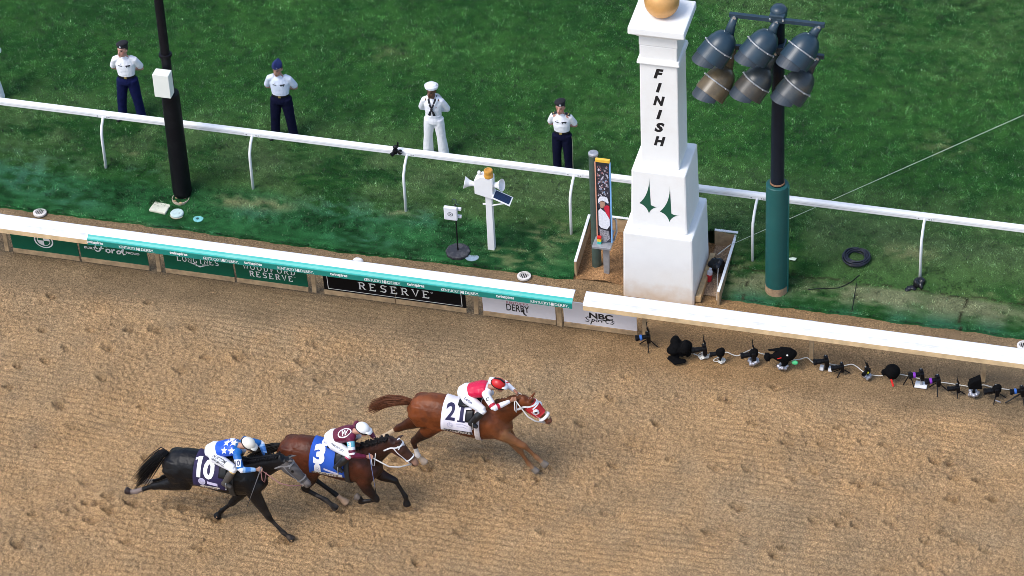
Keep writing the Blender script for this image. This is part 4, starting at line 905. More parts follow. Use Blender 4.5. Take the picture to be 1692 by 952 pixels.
def stander(px, py, yaw, H, outfit, label, look=(0, 0), spread=.19, tone=(.46, .25, .17), female=False, place=None):
    g = atg(px, py) if place is None else V(*place); z0 = float(hz(g.x, g.y))+.03
    k = H/1.78; f = V(0, -1, 0)
    rx = lambda x, y, z: V(-x*k, y*k, z*k)       # person's right = -x
    J = dict(pelvis=rx(0, .0, .97), neck=rx(0, .015, 1.50), lat=(1, 0, 0), axa=(0, 1, 0), axl=(1, 0, 0), bs=k*(1.0 if not female else .97), grip=True)
    fd = V(math.sin(R(look[0]))*-1, -math.cos(R(look[0])), -math.tan(R(look[1]))).normalized()
    J['head'] = rx(0, -.045, 1.672)+V(fd.x*.02, 0, 0); J['hb'] = bas(fd, (0, 0, 1)); J['hs'] = k*1.2
    hw = .195 if not female else .18
    for q, s in (('r', 1), ('l', -1)):
        J['sh'+q] = rx(s*hw, .01, 1.405); J['el'+q] = rx(s*(hw+.10), .12, 1.125); J['wr'+q] = rx(s*.085, .205, 1.03)
        J['th'+q] = (0, 0, 1); J['hi'+q] = rx(s*.095, 0, .93); J['kn'+q] = rx(s*(.095+spread)*.53, -.015, .50); J['an'+q] = rx(s*spread, .01, .09); J['to'+q] = rx(s*(spread+.06), -.16, .035)
    me = body_mesh(J, .93); skin_paint(me, J, tone)
    B = MB().build('person', SKIN, mesh=me, smooth=True, loc=(g.x, g.y, z0)); B.rotation_euler.z = yaw
    tag(B, label, 'person', 'uniformed people standing on the turf')
    kk = k*(1 if not female else .97)
    tp = torso_pts(J); lat = (1, 0, 0)
    sl = []
    nb = 1.0 if not female else .98
    sl.append(([mid_(tp[1], tp[2], .35)]+tp[2:], [.168*kk, .176*kk, .192*kk*nb, .198*kk, .150*kk, .06*kk], [.112*kk, .125*kk, .132*kk*(1.06 if female else 1), .132*kk, .108*kk, .062*kk], lat))
    long_ = outfit.get('long')
    for q in ('r', 'l'):
        S_, E_, W_ = J['sh'+q], J['el'+q], J['wr'+q]
        end = mid_(S_, E_, .80) if not long_ else E_
        sl.append(([mid_(J['neck'], S_, .5), S_, mid_(S_, E_, .45), end], [.060*kk, .066*kk, .070*kk, .068*kk if not long_ else .055], [.058*kk, .064*kk, .068*kk, .066*kk if not long_ else .055], (0, 1, 0)))
        if long_: sl.append(([mid_(S_, E_, .9), E_, mid_(E_, W_, .5), mid_(E_, W_, .92)], [.056, .056, .052, .045], [.056, .056, .052, .045], (0, 1, 0)))
    sm = garment(sl, .011, 2); shirt = cloth('shirt', sm, outfit['shirt'], B)
    tr = [([J['pelvis']+V(0, 0, -.10*k), J['pelvis']+V(0, 0, -.02), J['pelvis']+V(0, 0, .075*k)], [.185*kk, .192*kk, .165*kk], [.140*kk, .140*kk, .122*kk], lat)]
    fl = outfit.get('flare', .0)
    for q in ('r', 'l'):
        H_, K_, A_ = J['hi'+q], J['kn'+q], J['an'+q]
        tr.append(([H_+V(0, 0, .02), mid_(H_, K_, .4), K_, mid_(K_, A_, .5), A_+V(0, 0, -.045)], [.118*kk, .115*kk, .098*kk, .092*kk+fl, .092*kk+fl*1.4], [.122*kk, .112*kk, .095*kk, .090*kk+fl, .098*kk+fl*1.4], lat))
    tm = garment(tr, .011, 2); trou = cloth('trousers', tm, outfit['trousers'], B)
    MB().loft([J['pelvis']+V(0, 0, .062*k), J['pelvis']+V(0, 0, .095*k)], [.176*kk]*2, [.130*kk]*2, lat, 24).build('belt', outfit.get('belt', DARK), B, smooth=False)
    for q in ('r', 'l'):
        A_, T_ = J['an'+q], J['to'+q]; o = MB(); d = (T_-A_)*V(1, 1, 0)
        o.loft([A_-d*.35+V(0, 0, -.03), A_+V(0, 0, -.02), A_+d*.55+V(0, 0, -.045), A_+d*1.15+V(0, 0, -.055)], [.036, .045, .048, .03], [.045, .06, .036, .022], lat, 12); o.build('shoe', outfit.get('shoes', M('shoe_black', (.012, .012, .014), .2)), B, smooth=True)
    st = bvh(sm)
    def stick(nm, vf, x, z, mat, dy=.006): 
        mb = drape(vf, (x, -1, z), (1, 0, 0), (0, 0, 1), (0, 1, 0), st, dy); return mb.build(nm, mat, shirt)
    f_, u_, r_ = J['hb']; hc = J['head']; hs = J['hs']; Bm = Matrix((r_, f_, u_)).transposed()
    hair = MB(); hair.ell(hc+u_*.022*hs-f_*.016*hs, (.081*hs, .095*hs, .096*hs), Bm, 18, 12)
    hm = hair.mesh('hair'); bm = bmesh.new(); bm.from_mesh(hm)
    kill = [v for v in bm.verts if (v.co-hc).dot(f_) > .045*hs and (v.co-hc).dot(u_) < .06*hs or (v.co-hc).dot(u_) < -.035*hs]; bmesh.ops.delete(bm, geom=kill, context='VERTS'); bm.to_mesh(hm); bm.free()
    MB().build('hair', outfit.get('hair', M('hair_dark', (.018, .012, .009), .6)), B, mesh=hm, smooth=True)
    hat = outfit['hat']
    if hat == 'beret':
        o = MB(); o.ell(hc+u_*.105*hs+r_*.012*hs-f_*.012, (.100*hs, .112*hs, .044*hs), Bm @ Matrix.Rotation(R(14), 3, 'Y'), 20, 10); o.loft([hc+u_*.064*hs, hc+u_*.092*hs], [.081*hs]*2, [.097*hs]*2, r_, 20); h = o.build('beret', M('beret_black', (.008, .008, .011), .9), B, smooth=True)
        MB().ell(hc+u_*.092*hs+f_*.104*hs-r_*.025*hs, (.018, .006, .021), Bm, 10, 6).build('badge', M('badge_silver', (.55, .57, .62), .3, metal=.4), h, smooth=True)
    elif hat == 'garrison':
        o = MB(); P0 = hc+u_*.066*hs
        prof = [(-.112, .0), (.112, .0), (.095, .07), (.02, .115), (-.09, .085)]
        a = [P0+f_*y*hs+u_*z*hs for y, z in prof]
        lv = []
        for wv, kz in ((.082, 0), (.070, .5), (.012, 1)):
            pass
        n_ = 16; rings = []
        for z, w_, l_, sh in ((0, .084, .108, 0), (.045, .074, .110, 0), (.085, .045, .105, .004), (.115, .012, .085, .008)):
            rings.append([P0+u_*(z*hs+(.018 if z > .05 else 0)*math.cos(2*math.pi*i/n_))+f_*(l_*math.cos(2*math.pi*i/n_)+sh)*hs+r_*w_*math.sin(2*math.pi*i/n_)*hs for i in range(n_)])
        for rg in rings: o.v += [tuple(p) for p in rg]
        for a in range(3):
            for i in range(n_): j = (i+1) % n_; o.f.append((a*n_+i, a*n_+j, (a+1)*n_+j, (a+1)*n_+i))
        o.f.append(tuple(range(3*n_, 4*n_))); o.f.append(tuple(range(n_-1, -1, -1)))
        h = o.build('garrison_cap', outfit['capmat'], B, smooth=False)
        MB().ell(hc+u_*.09*hs+f_*.098*hs+r_*-.035*hs, (.01, .008, .012), Bm, 8, 6).build('badge', M('badge_silver'), h)
    elif hat == 'sailor':
        o = MB(); o.lathe([(.085*hs, 0), (.112*hs, .005), (.120*hs, .035), (.120*hs, .058), (.112*hs, .060), (.108*hs, .03), (.104*hs, .055), (.085*hs, .085), (.045*hs, .100), (.005, .104)], hc+u_*.060*hs-f_*.008, u_, 28)
        o.build('sailor_cap', WHITE_C, B, smooth=False)
    outfit['deco'](stick, J, B, shirt, trou, k, bvh(tm), g, z0) if outfit.get('deco') else None
    return B, J
WHITE_C = M('white_cloth', (.76, .76, .79), .75, .05, 14, bump=.8, bscale=13, bdist=.02, bdet=2)
PALE_B = M('pale_blue_cloth', (.62, .67, .78), .75, .05, 14, bump=.8, bscale=13, bdist=.02, bdet=2)
NAVY = M('navy_cloth', (.006, .009, .050), .85, .15, 16, bump=.9, bscale=11, bdist=.025, bdet=2, spec=.12)
NAVYD = M('dark_navy_cloth', (.004, .005, .022), .85, .15, 16, bump=.9, bscale=11, bdist=.025, bdet=2, spec=.12)
def rect2(w_, h_): return [(-w_/2, -h_/2), (w_/2, -h_/2), (w_/2, h_/2), (-w_/2, h_/2)], [(0, 1, 2, 3)]
INK = M('tape_black', (.012, .012, .016), .6); RIB = M('ribbon', (.30, .10, .08), .6); SIL = M('badge_silver', (.55, .57, .62), .3, metal=.4)
def deco_common(stick, J, B, shirt, trou, k, tb, g, z0, left=True):
    stick('name_tape', rect2(.07, .016), -.075*k, 1.33*k, INK); stick('ribbon_bar', rect2(.085, .022), .075*k, 1.335*k, INK)
    for dx in (-.022, .02): stick('badge', rect2(.014, .03), .075*k+dx, 1.315*k, INK)
    stick('badge', rect2(.016, .016), -.07*k, 1.365*k, SIL)
    for s in (-1, 1): # collar
        mb = MB(); c = J['neck']+V(s*.035, -.055, -.015); mb.box(c, (.07, .012, .045), Matrix.Rotation(s*.5, 3, 'Y') @ Matrix.Rotation(-.6, 3, 'X')); mb.build('collar', shirt.data.materials[0], shirt, bevel=.004)
    mb = MB(); mb.box(J['pelvis']+V(0, -.128*k, .078*k), (.05, .012, .035)); mb.build('buckle', M('brass', (.5, .36, .12), .3, metal=.6), B, bevel=.003)
def deco_shoulder(stick, J, B, shirt, trou, k, tb, g, z0):
    deco_common(stick, J, B, shirt, trou, k, tb, g, z0)
    for q, s in (('r', -1), ('l', 1)):
        c = mid_(J['neck'], J['sh'+q], .78)+V(0, -.02, .062*k)
        e = MB().box(c, (.10, .062, .016), Matrix.Rotation(s*.42, 3, 'Y')).build('shoulder_board', INK, shirt, bevel=.004)
        MB().box(c+V(s*.015, -.006, .008), (.022, .03, .008), Matrix.Rotation(s*.42, 3, 'Y')).build('rank_mark', M('gold', (.55, .40, .12), .4), e)
    H_, K_, A_ = J['hil'], J['knl'], J['anl']
    mb = drape(poly2d([(-.012, -.0), (.012, 0), (.012, .86*k), (-.012, .86*k)]), V(1, -.015, .07), (0, 1, 0), (0, 0, 1), (-1, 0, 0), tb, .006); mb.build('side_stripe', M('pale_gold', (.72, .62, .40), .6), trou)
    H_ = J['hir']; mb = drape(poly2d([(-.012, -.0), (.012, 0), (.012, .86*k), (-.012, .86*k)]), V(-1, -.015, .07), (0, 1, 0), (0, 0, 1), (1, 0, 0), tb, .006); mb.build('side_stripe', M('pale_gold'), trou)
def deco_sailor(stick, J, B, shirt, trou, k, tb, g, z0):
    n = J['neck']
    nk = MB()
    for s in (-1, 1): nk.loft([n+V(s*.075, .02, .005), n+V(s*.062, -.085, -.03), n+V(s*.035, -.135, -.11), n+V(0, -.150, -.185)], [.016, .018, .018, .014], [.012]*4, (1, 0, 0), 8)
    nk.ell(n+V(0, -.158, -.195), (.026, .018, .026), None, 10, 6)
    for s in (-1, 1): nk.loft([n+V(0, -.158, -.20), n+V(s*.028, -.160, -.26), n+V(s*.048, -.155, -.335)], [.012, .020, .026], [.006]*3, (1, 0, 0), 8)
    nk.build('neckerchief', M('kerchief', (.008, .008, .014), .8), shirt, smooth=True)
    fl = MB(); fl.loft([n+V(0, .085, .0), n+V(0, .125, -.1), n+V(0, .13, -.22)], [.10, .15, .16], [.008]*3, (1, 0, 0), 14); fl.build('flap_collar', WHITE_C, shirt, smooth=True)
    for s in (-1, 1):
        c = MB(); c.loft([n+V(s*.05, .03, .015), n+V(s*.085, -.06, -.02), n+V(s*.05, -.13, -.10), n+V(s*.01, -.145, -.16)], [.03, .035, .026, .01], [.008]*4, (s, .3, 0), 8); c.build('collar', WHITE_C, shirt, smooth=True)
    stick('ribbon_bar', rect2(.03, .012), .085*k, 1.30*k, RIB); stick('crest_mark', rect2(.018, .022), .05*k, 1.36*k, M('faded_gold', (.55, .5, .3), .6))
stander(219, 196.5, R(8), 1.72, dict(shirt=WHITE_C, trousers=NAVY, hat='beret', deco=deco_common), 'man in black beret, white short sleeved shirt and navy trousers, left of the black pole', look=(22, -10), tone=(.52, .27, .20))
stander(471, 228, R(6), 1.71, dict(shirt=PALE_B, trousers=NAVYD, hat='garrison', capmat=M('cap_blue', (.012, .022, .12), .8), deco=deco_common), 'man in blue garrison cap and pale blue shirt looking down behind the turf rail', look=(10, 4), tone=(.42, .24, .17), spread=.18)
stander(721, 258, R(4), 1.60, dict(shirt=WHITE_C, trousers=WHITE_C, hat='sailor', long=True, flare=.014, belt=WHITE_C, deco=deco_sailor), 'person in white sailor uniform with round white cap and black neckerchief', look=(12, -6), tone=(.13, .06, .035), female=True, spread=.165)
stander(931, 284, R(2), 1.58, dict(shirt=WHITE_C, trousers=NAVYD, hat='beret', hair=M('hair_dark'), deco=deco_shoulder), 'person in black beret with dark shoulder boards, nearest the tall picture panel', look=(4, -8), tone=(.50, .25, .19), female=True, spread=.125)
stander(-15, 166, R(8), 1.70, dict(shirt=WHITE_C, trousers=WHITE_C, hat='sailor', long=True, flare=.014, belt=WHITE_C, deco=deco_sailor), 'person in white cut off by the left edge of the picture, behind the turf rail', look=(10, -4), tone=(.45, .25, .17))

# ================================================================== HORSES
COAT = M('horse_coat', attr=True, rough=.45, var=.28, scale=6, spec=.24, bump=.75, bscale=7, bdist=.035, bdet=3)
def make_horse(nm, wx, Y0, S):
    """S: poll, nose, tx, tz, legs (local x, y, z joints), tail, colours. Local frame: +x ahead, +y far side, z up."""
    tx, tz = S['tx'], S['tz']; mb = MB(); lat = (0, 1, 0)
    T = [(-1.27, 1.29, 1.13, .07), (-1.20, 1.40, 1.00, .15), (-1.07, 1.50, .93, .225), (-.88, 1.555, .90, .275), (-.70, 1.555, .90, .285), (-.48, 1.51, .885, .275), (-.26, 1.50, .84, .285), (-.04, 1.57, .80, .275), (.12, 1.56, .80, .26), (.27, 1.45, .83, .235), (.40, 1.32, .90, .195), (.50, 1.20, 1.0, .11)]
    pitch = S.get('pitch', 0)
    def tp(x, z): return V(x+tx, 0, z+tz+pitch*x)
    mb.loft([tp(x, (a+b)/2) for x, a, b, w_ in T], [w_ for *_, w_ in T], [(a-b)/2 for _, a, b, _ in T], lat, 22)
    mb.loft([tp(-.30, 1.49), tp(-.1, 1.555), tp(.05, 1.585), tp(.22, 1.55)], [.05, .06, .055, .05], [.05, .05, .04, .05], lat, 10)      # withers
    for s in (-1, 1):
        mb.loft([tp(-1.0, 1.40)+V(0, s*.115, 0), tp(-1.01, 1.25)+V(0, s*.160, 0), tp(-.92, 1.08)+V(0, s*.175, 0)], [.105, .125, .115], [.18, .24, .20], lat, 14)
        mb.loft([tp(.02, 1.46)+V(0, s*.10, 0), tp(.17, 1.25)+V(0, s*.175, 0), tp(.33, 1.06)+V(0, s*.165, 0)], [.06, .09, .085], [.11, .14, .11], lat, 14)
        mb.ell(tp(.38, 1.12)+V(0, s*.10, 0), (.13, .10, .14))
    P = V(S['poll']); N = V(S['nose']); Pc = P-V(0, 0, .06)
    B0 = tp(.16, 1.23); nk = [B0, B0+(Pc-B0)*.34+V(-.01, 0, .02), B0+(Pc-B0)*.68+V(-.005, 0, .02), Pc+(Pc-B0).normalized()*.0]
    mb.loft(nk, [.17, .125, .095, .085], [.315, .23, .17, .135], lat, 18)
    d = (N-Pc).normalized(); Lh = (N-Pc).length; jw = V(-abs(d.z), 0, -d.x).normalized() if True else None
    jw = V(d.z, 0, -d.x).normalized()      # towards the jaw
    hp = [(-.02, .0, .080, .095), (.12, .02, .094, .128), (.28, .035, .100, .146), (.45, .028, .087, .122), (.62, .012, .073, .094), (.80, .006, .063, .077), (.93, .008, .061, .072), (1.01, .012, .048, .052)]
    mb.loft([Pc+d*Lh*t+jw*o for t, o, *_ in hp], [a for *_, a, b in hp], [b for *_, b in hp], lat, 16)
    mb.ell(Pc+d*Lh*.98+jw*.055, (.045, .038, .03))                                   # lower lip
    for s in (-1, 1):
        mb.ell(Pc+d*Lh*.27+jw*.075+V(0, s*.052, 0), (.09, .035, .075)); mb.ell(Pc+d*Lh*.34-jw*.025+V(0, s*.078, 0), (.036, .020, .026)); mb.ell(Pc+d*Lh*.94-jw*.005+V(0, s*.042, 0), (.026, .018, .022))
        e0 = Pc-jw*.07+V(0, s*.05, 0); e1 = e0+(-jw*.9-d*S.get('ear', .55)+V(0, s*.15, 0))*.15
        mb.loft([e0, mid_(e0, e1, .4), e1], [.030, .034, .006], [.026, .024, .006], lat, 8)
    segs = []
    for key, (pts, hind) in S['legs'].items():
        p = [V(q) for q in pts]; ys = -1 if p[0].y < 0 else 1
        if not hind:
            r0 = tp(.30, 1.08)+V(0, ys*.15, 0)
            a, k_, f_, h_ = p
            mb.loft([r0, mid_(r0, a, .8) if (r0-a).length > .1 else a, mid_(a, k_, .35), mid_(a, k_, .75), k_], [.10, .092, .078, .060, .054], [.150, .132, .106, .074, .064], lat, 14)
        else:
            r0 = tp(-.90, 1.15)+V(0, ys*.16, 0)
            a, k_, f_, h_ = p
            mb.loft([r0, a, mid_(a, k_, .4), mid_(a, k_, .8)+(k_-a).normalized()*.0, k_], [.125, .112, .088, .058, .054], [.235, .185, .128, .078, .074], lat, 14)
        cw = .036 if not hind else .038; cd = .041 if not hind else .047
        mb.loft([mid_(k_, f_, -.10), k_, mid_(k_, f_, .22), mid_(k_, f_, .7), f_, ], [.042, .052, cw, cw*.95, .047], [.048, .060, cd, cd*.95, .054], lat, 12)
        pd = (h_-f_).normalized(); hl = max((h_-f_).length, .10)
        mb.loft([f_-pd*.02, mid_(f_, f_+pd*hl, .5), f_+pd*hl*.8], [.047, .038, .044], [.052, .042, .049], lat, 12)
        ht = S.get('hoof', {}).get(key)
        hd = V(*ht).normalized() if ht else pd
        q = f_+pd*hl*.72; mb.loft([q, q+hd*.05, q+hd*.095], [.047, .058, .064], [.054, .066, .074], lat, 14)
        segs.append((key, hind, a, k_, f_, q, q+hd*.10))
    me = fuse(mb, .0135, 13, .5)
    v = verts(me)
    col = S['paint'](v, segs, dict(P=Pc, N=N, d=d, jw=jw, L=Lh, tp=tp, neck=nk)); paint(me, np.clip(col, .002, 1))
    H = MB().build('horse', COAT, mesh=me, smooth=True, loc=(wx, Y0, 0)); tag(H, S['label'], 'horse', 'racehorses galloping past the finish post')
    tree = bvh(me); r_ = random.Random(S['seed'])
    # tail and mane: many tapering strands
    HAIR = M('hair_'+nm, S['hair'], .5, .35, 30, spec=.15)
    t = MB(); tl = [V(q) for q in S['tail']]
    for k in range(170):
        g_ = lambda q: max(-1.5, min(1.5, r_.gauss(0, q))); o = V(g_(.5), g_(.9), g_(.9)); ln = r_.uniform(.72, 1.0); wv = r_.uniform(-1, 1)
        pts = []
        for i, q in enumerate(tl):
            u = i/(len(tl)-1); 
            if u > ln: break
            pts.append(q+o*(.014+S.get('tspread', .045)*math.sin(min(u, .85)*1.9)*(1 if u < .9 else .8))+V(0, 0, .012*math.sin(u*6+wv*3)))
        if len(pts) > 2: t.loft(pts, [.013*(1-.8*i/(len(pts)-1)) for i in range(len(pts))], [.013*(1-.8*i/(len(pts)-1)) for i in range(len(pts))], lat, 5)
    t.loft(tl[:3], [.045, .04, .03], [.05, .045, .035], lat, 10)
    t.build('tail', HAIR, H, smooth=True)
    t = MB()
    for k in range(120):
        u = r_.uniform(.05, 1.0); i = min(int(u*3), 2); c = mid_(nk[i], nk[i+1], u*3-i); rb = [.30, .225, .165, .125]; h = rb[i]+(rb[i+1]-rb[i])*(u*3-i)
        ax = (nk[3]-nk[0]).normalized(); nrm = V(-ax.z, 0, ax.x); top = c+nrm*(h*.96)+V(0, r_.uniform(-.02, .02), 0)
        sd = -1 if r_.random() < S.get('mside', .7) else 1; ln = r_.uniform(.10, .20)*S.get('mlen', 1)
        p1 = top+nrm*.02-ax*ln*.35*S.get('mback', 1)+V(0, sd*.05, 0); p2 = p1-ax*ln*.45*S.get('mback', 1)+V(0, sd*.05, -ln*.35)
        t.loft([top-nrm*.03, p1, p2], [.013, .012, .004], [.013, .012, .004], lat, 5)
    t.loft([tp(.08, 1.55)]+[mid_(nk[i], nk[i+1], f)+V(-(nk[3]-nk[0]).normalized().z, 0, (nk[3]-nk[0]).normalized().x)*(([.30, .225, .165, .125][i]*(1-f)+[.30, .225, .165, .125][i+1]*f)*.97) for i, f in ((0, .5), (1, 0), (1, .5), (2, 0), (2, .5), (2, 1))], [.022]*7, [.03]*7, lat, 8)
    t.build('mane', HAIR, H, smooth=True)
    # saddle cloth, saddle, girth hugging the barrel
    def hug(x, th, off, zc=1.2):
        c = tp(x, zc); dr = V(0, math.sin(th), math.cos(th)); h = tree.ray_cast(c+dr*1.2, -dr)
        return (h[0] if h[0] else c+dr*.28)+dr*off
    def wrap(name, x0, x1, th0, th1, off, mat, nx=8, nt=26, skew=0.0, thick=.010, parent=H, zc=1.2):
        m_ = MB(); ths = [th0+(th1-th0)*j/(nt-1) for j in range(nt)]
        for lay in (off, off+thick):
            for j, th in enumerate(ths):
                for i in range(nx): 
                    fl = skew*(abs(th)/2)
                    m_.v.append(tuple(hug(x0-fl*.3+(x1-x0+fl*.6)*i/(nx-1), th, lay, zc)))
        N_ = nx*nt
        for j in range(nt-1):
            for i in range(nx-1):
                a = j*nx+i; m_.f.append((a, a+nx, a+nx+1, a+1)); b_ = N_+a; m_.f.append((b_, b_+1, b_+nx+1, b_+nx))
        rim = [i for i in range(nx)]+[j*nx+nx-1 for j in range(1, nt)]+[(nt-1)*nx+i for i in range(nx-2, -1, -1)]+[j*nx for j in range(nt-2, 0, -1)]
        for a, b_ in zip(rim, rim[1:]+rim[:1]): m_.f.append((a, b_, N_+b_, N_+a))
        return m_.build(name, mat, parent, smooth=True)
    C_ = S['cloth']; c0, c1 = C_['x']
    cl = wrap('saddle_cloth', c0, c1, -2.02, 2.02, .010, C_['mat'], 10, 36, .10)
    ct = bvh(cl.data)
    ray = V(0, .86, -.5)
    def oncloth(name, vf, x, z, mat, off=.006, fine=.03, par=None):
        o = V(x+tx, -.9, z+tz+.9*.5/.86-.0)  # start of the rays, aimed slightly downward
        m_ = drape(vf, V(x+tx, -1.1, z+tz+(1.1-.27)*.58), (1, 0, 0), (0, .5, .86), ray, ct, off, fine); return m_.build(name, mat, par or cl)
    C_['marks'](oncloth, cl)
    wrap('girth', -.055, .035, -3.1, 3.1, .012, S['girth'], 4, 44, 0, .008)
    o = MB(); o.loft([tp(-.36, 1.53), tp(-.25, 1.535), tp(-.10, 1.57), tp(.02, 1.62)], [.12, .15, .14, .08], [.03, .035, .035, .03], lat, 14); [wrap('saddle_flap', -.21, -.07, a_, b_, .024, M('saddle_leather', (.006, .006, .006), .4, spec=.3), 5, 10, 0, .010) for a_, b_ in ((.5, 1.15), (-1.15, -.5))]; sd = o.build('saddle', M('saddle_leather', (.010, .009, .009), .35), H, smooth=True)
    # bridle: straps as hugging rings round head and nose
    BR = S['bridle']; sm = MB()
    def ring(t0, tilt, off, wd, a0=0, a1=2*math.pi, n=28, out=None, prof=.0):
        m_ = out if out is not None else MB(); c = Pc+d*Lh*t0+jw*.02; axu = -jw; o_ = len(m_.v)
        for k in range(n+1):
            g = a0+(a1-a0)*k/n
            dr = (axu*math.cos(g)+V(0, 1, 0)*math.sin(g)).normalized(); sh = d*(tilt*math.cos(g))
            h = tree.ray_cast(c+sh+dr*.5, -dr); p = (h[0] if h[0] and (h[0]-c).length < .3 else c+sh+dr*.1)+dr*off
            m_.v += [tuple(p-d*wd/2), tuple(p+d*wd/2), tuple(p+d*wd/2+dr*.007), tuple(p-d*wd/2+dr*.007)]
        for k in range(n):
            for j in range(4): m_.f.append((o_+4*k+j, o_+4*k+(j+1) % 4, o_+4*k+4+(j+1) % 4, o_+4*k+4+j))
        return m_
    b1 = ring(.10, .05, .006, .026); ring(.70, .0, .006, .022, out=b1)
    bo = b1.build('bridle', BR, H)
    ck = MB()
    for s in (-1, 1):
        pts = []
        for t0, jo in ((.10, .035), (.3, .04), (.5, .04), (.72, .045), (.84, .05)):
            c = Pc+d*Lh*t0+jw*jo; h = tree.ray_cast(c+V(0, s*.5, 0), V(0, -s, 0)); pts.append((h[0] if h[0] else c)+V(0, s*.008, 0))
        ck.loft(pts, .010, .006, d, 6)
        pts2 = []
        for t0, jo in ((.12, -.05), (.2, -.045), (.22, -.02)):
            c = Pc+d*Lh*t0+jw*jo; h = tree.ray_cast(c+V(0, s*.5, 0), V(0, -s, 0)); pts2.append((h[0] if h[0] else c)+V(0, s*.008, 0))
        ck.loft(pts2, .010, .006, d, 6)
    ring(.2, -.02, .007, .022, -.9, .9, 14, out=ck)
    ck.build('cheek_strap', BR, bo)
    bit = MB(); bp = Pc+d*Lh*.84+jw*.05; 
    for s in (-1, 1): bit.lathe([(.020, 0), (.030, 0), (.030, .008), (.020, .008)], bp+V(0, s*.062, 0), (0, s, 0), 12)
    bit.build('bit', M('bit_steel', (.5, .5, .5), .3, metal=.8), bo)
    return H, dict(P=Pc, N=N, d=d, jw=jw, L=Lh, tp=tp, tree=tree, ring=ring, bit=bp, hug=hug, wrap=wrap, ct=ct)
def segd(v, a, b):
    a = np.array(a); b = np.array(b); ab = b-a; t = np.clip(((v-a)@ab)/(ab@ab), 0, 1); return np.linalg.norm(v-(a+t[:, None]*ab), axis=1), t
def leg_masks(v, segs):
    """distance along each leg below the knee/hock: 0 at the joint, 1 at the fetlock, 2 at the hoof"""
    out = {}
    for key, hind, a, k_, f_, q, h_ in segs:
        d1, t1 = segd(v, k_, f_); d2, t2 = segd(v, f_, q); d3, t3 = segd(v, q, h_); d0, t0 = segd(v, a, k_)
        m_ = np.full(len(v), -9.0); D = np.minimum(np.minimum(d1, d2), d3)
        m_ = np.where((d0 < .16) & (np.sign(v[:, 1]) == np.sign(a[1])), t0-1, m_)
        w1 = (D < .085) & (np.sign(v[:, 1]+1e-6) == np.sign(a[1])) & (D <= d0+.005)
        m_ = np.where(w1, np.where((d1 <= d2) & (d1 <= d3), t1, np.where(d2 <= d3, 1+t2, 2+t3)), m_); out[key] = m_
    return out
def lerp(c, col, k): k = np.clip(k, 0, 1)[:, None]; return c*(1-k)+np.array(col)*k
def face_marks(v, c, G, eye=(.006, .005, .005), nostril=(.01, .008, .008)):
    q = v-np.array(G['P']); t = q@np.array(G['d'])/G['L']; j = q@np.array(G['jw']); y = v[:, 1]
    ins = (t > -.1) & (t < 1.15) & (np.abs(j) < .2) & (np.abs(y) < .15)
    e = ((t-.34)*G['L']/.026)**2+((j+.025)/.020)**2; c[ins & (e < 1) & (np.abs(y) > .05)] = eye
    e = ((t-.955)*G['L']/.018)**2+((j+.005)/.014)**2; c[ins & (e < 1) & (np.abs(y) > .025)] = nostril
    return t, j, ins
def nz3(v, s, seed): return vnoise(v[:, 0]+.37*v[:, 2], v[:, 2]+.21*v[:, 1]+v[:, 1], s, seed)
def paint_chestnut(v, segs, G):
    c = np.tile([.140, .036, .010], (len(v), 1))*(1+.35*nz3(v, .35, 5))[:, None]
    c = lerp(c, (.17, .085, .040), np.clip((v[:, 0]-.05)/.35, 0, 1)*np.clip((1.4-v[:, 2])/.3, 0, 1)*(.45+.8*nz3(v, .16, 7)))       # dusty shoulder and chest
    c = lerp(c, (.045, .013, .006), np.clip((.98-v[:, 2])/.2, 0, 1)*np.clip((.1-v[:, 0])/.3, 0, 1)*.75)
    c = lerp(c, (.21, .060, .016), np.clip(1-np.abs(v[:, 0]+.95)/.35, 0, 1)*np.clip((v[:, 2]-1.05)/.3, 0, 1)*(.35+.8*nz3(v, .2, 9))); c = lerp(c, (.07, .022, .010), np.clip(nz3(v, .13, 11)*2-.2, 0, .6))
    L = leg_masks(v, segs)
    for k in ('nf', 'ff'):
        m_ = L[k]; c = lerp(c, (.19, .085, .034), (m_ > -1).astype(float)*.6); c = lerp(c, (.28, .16, .085), np.clip(m_-.7, 0, 1)*.8); c = lerp(c, (.17, .14, .115), (m_ > 1.85).astype(float))
    m_ = L['nh']; c = lerp(c, (.022, .010, .007), ((m_ > -.55)).astype(float)*.85); c = lerp(c, (.66, .60, .56), (m_ > .45).astype(float)); c = lerp(c, (.32, .21, .12), (m_ > 1.3).astype(float)*.75)
    m_ = L['fh']; c = lerp(c, (.07, .022, .010), (m_ > -.4).astype(float)*.7); c = lerp(c, (.55, .42, .28), (m_ > .15).astype(float)); c = lerp(c, (.30, .20, .12), (m_ > .9).astype(float)*.8)
    t, j, ins = face_marks(v, c, G)
    bz = ins & (np.abs(v[:, 1]) < .030+.01*np.sin(t*9)) & (j < -.02) & (t > .12) & (t < .86); c[bz] = (.60, .40, .26)
    c = np.where((ins & (t > .86))[:, None], c*.6+np.array([.05, .03, .025]), c)
    return c
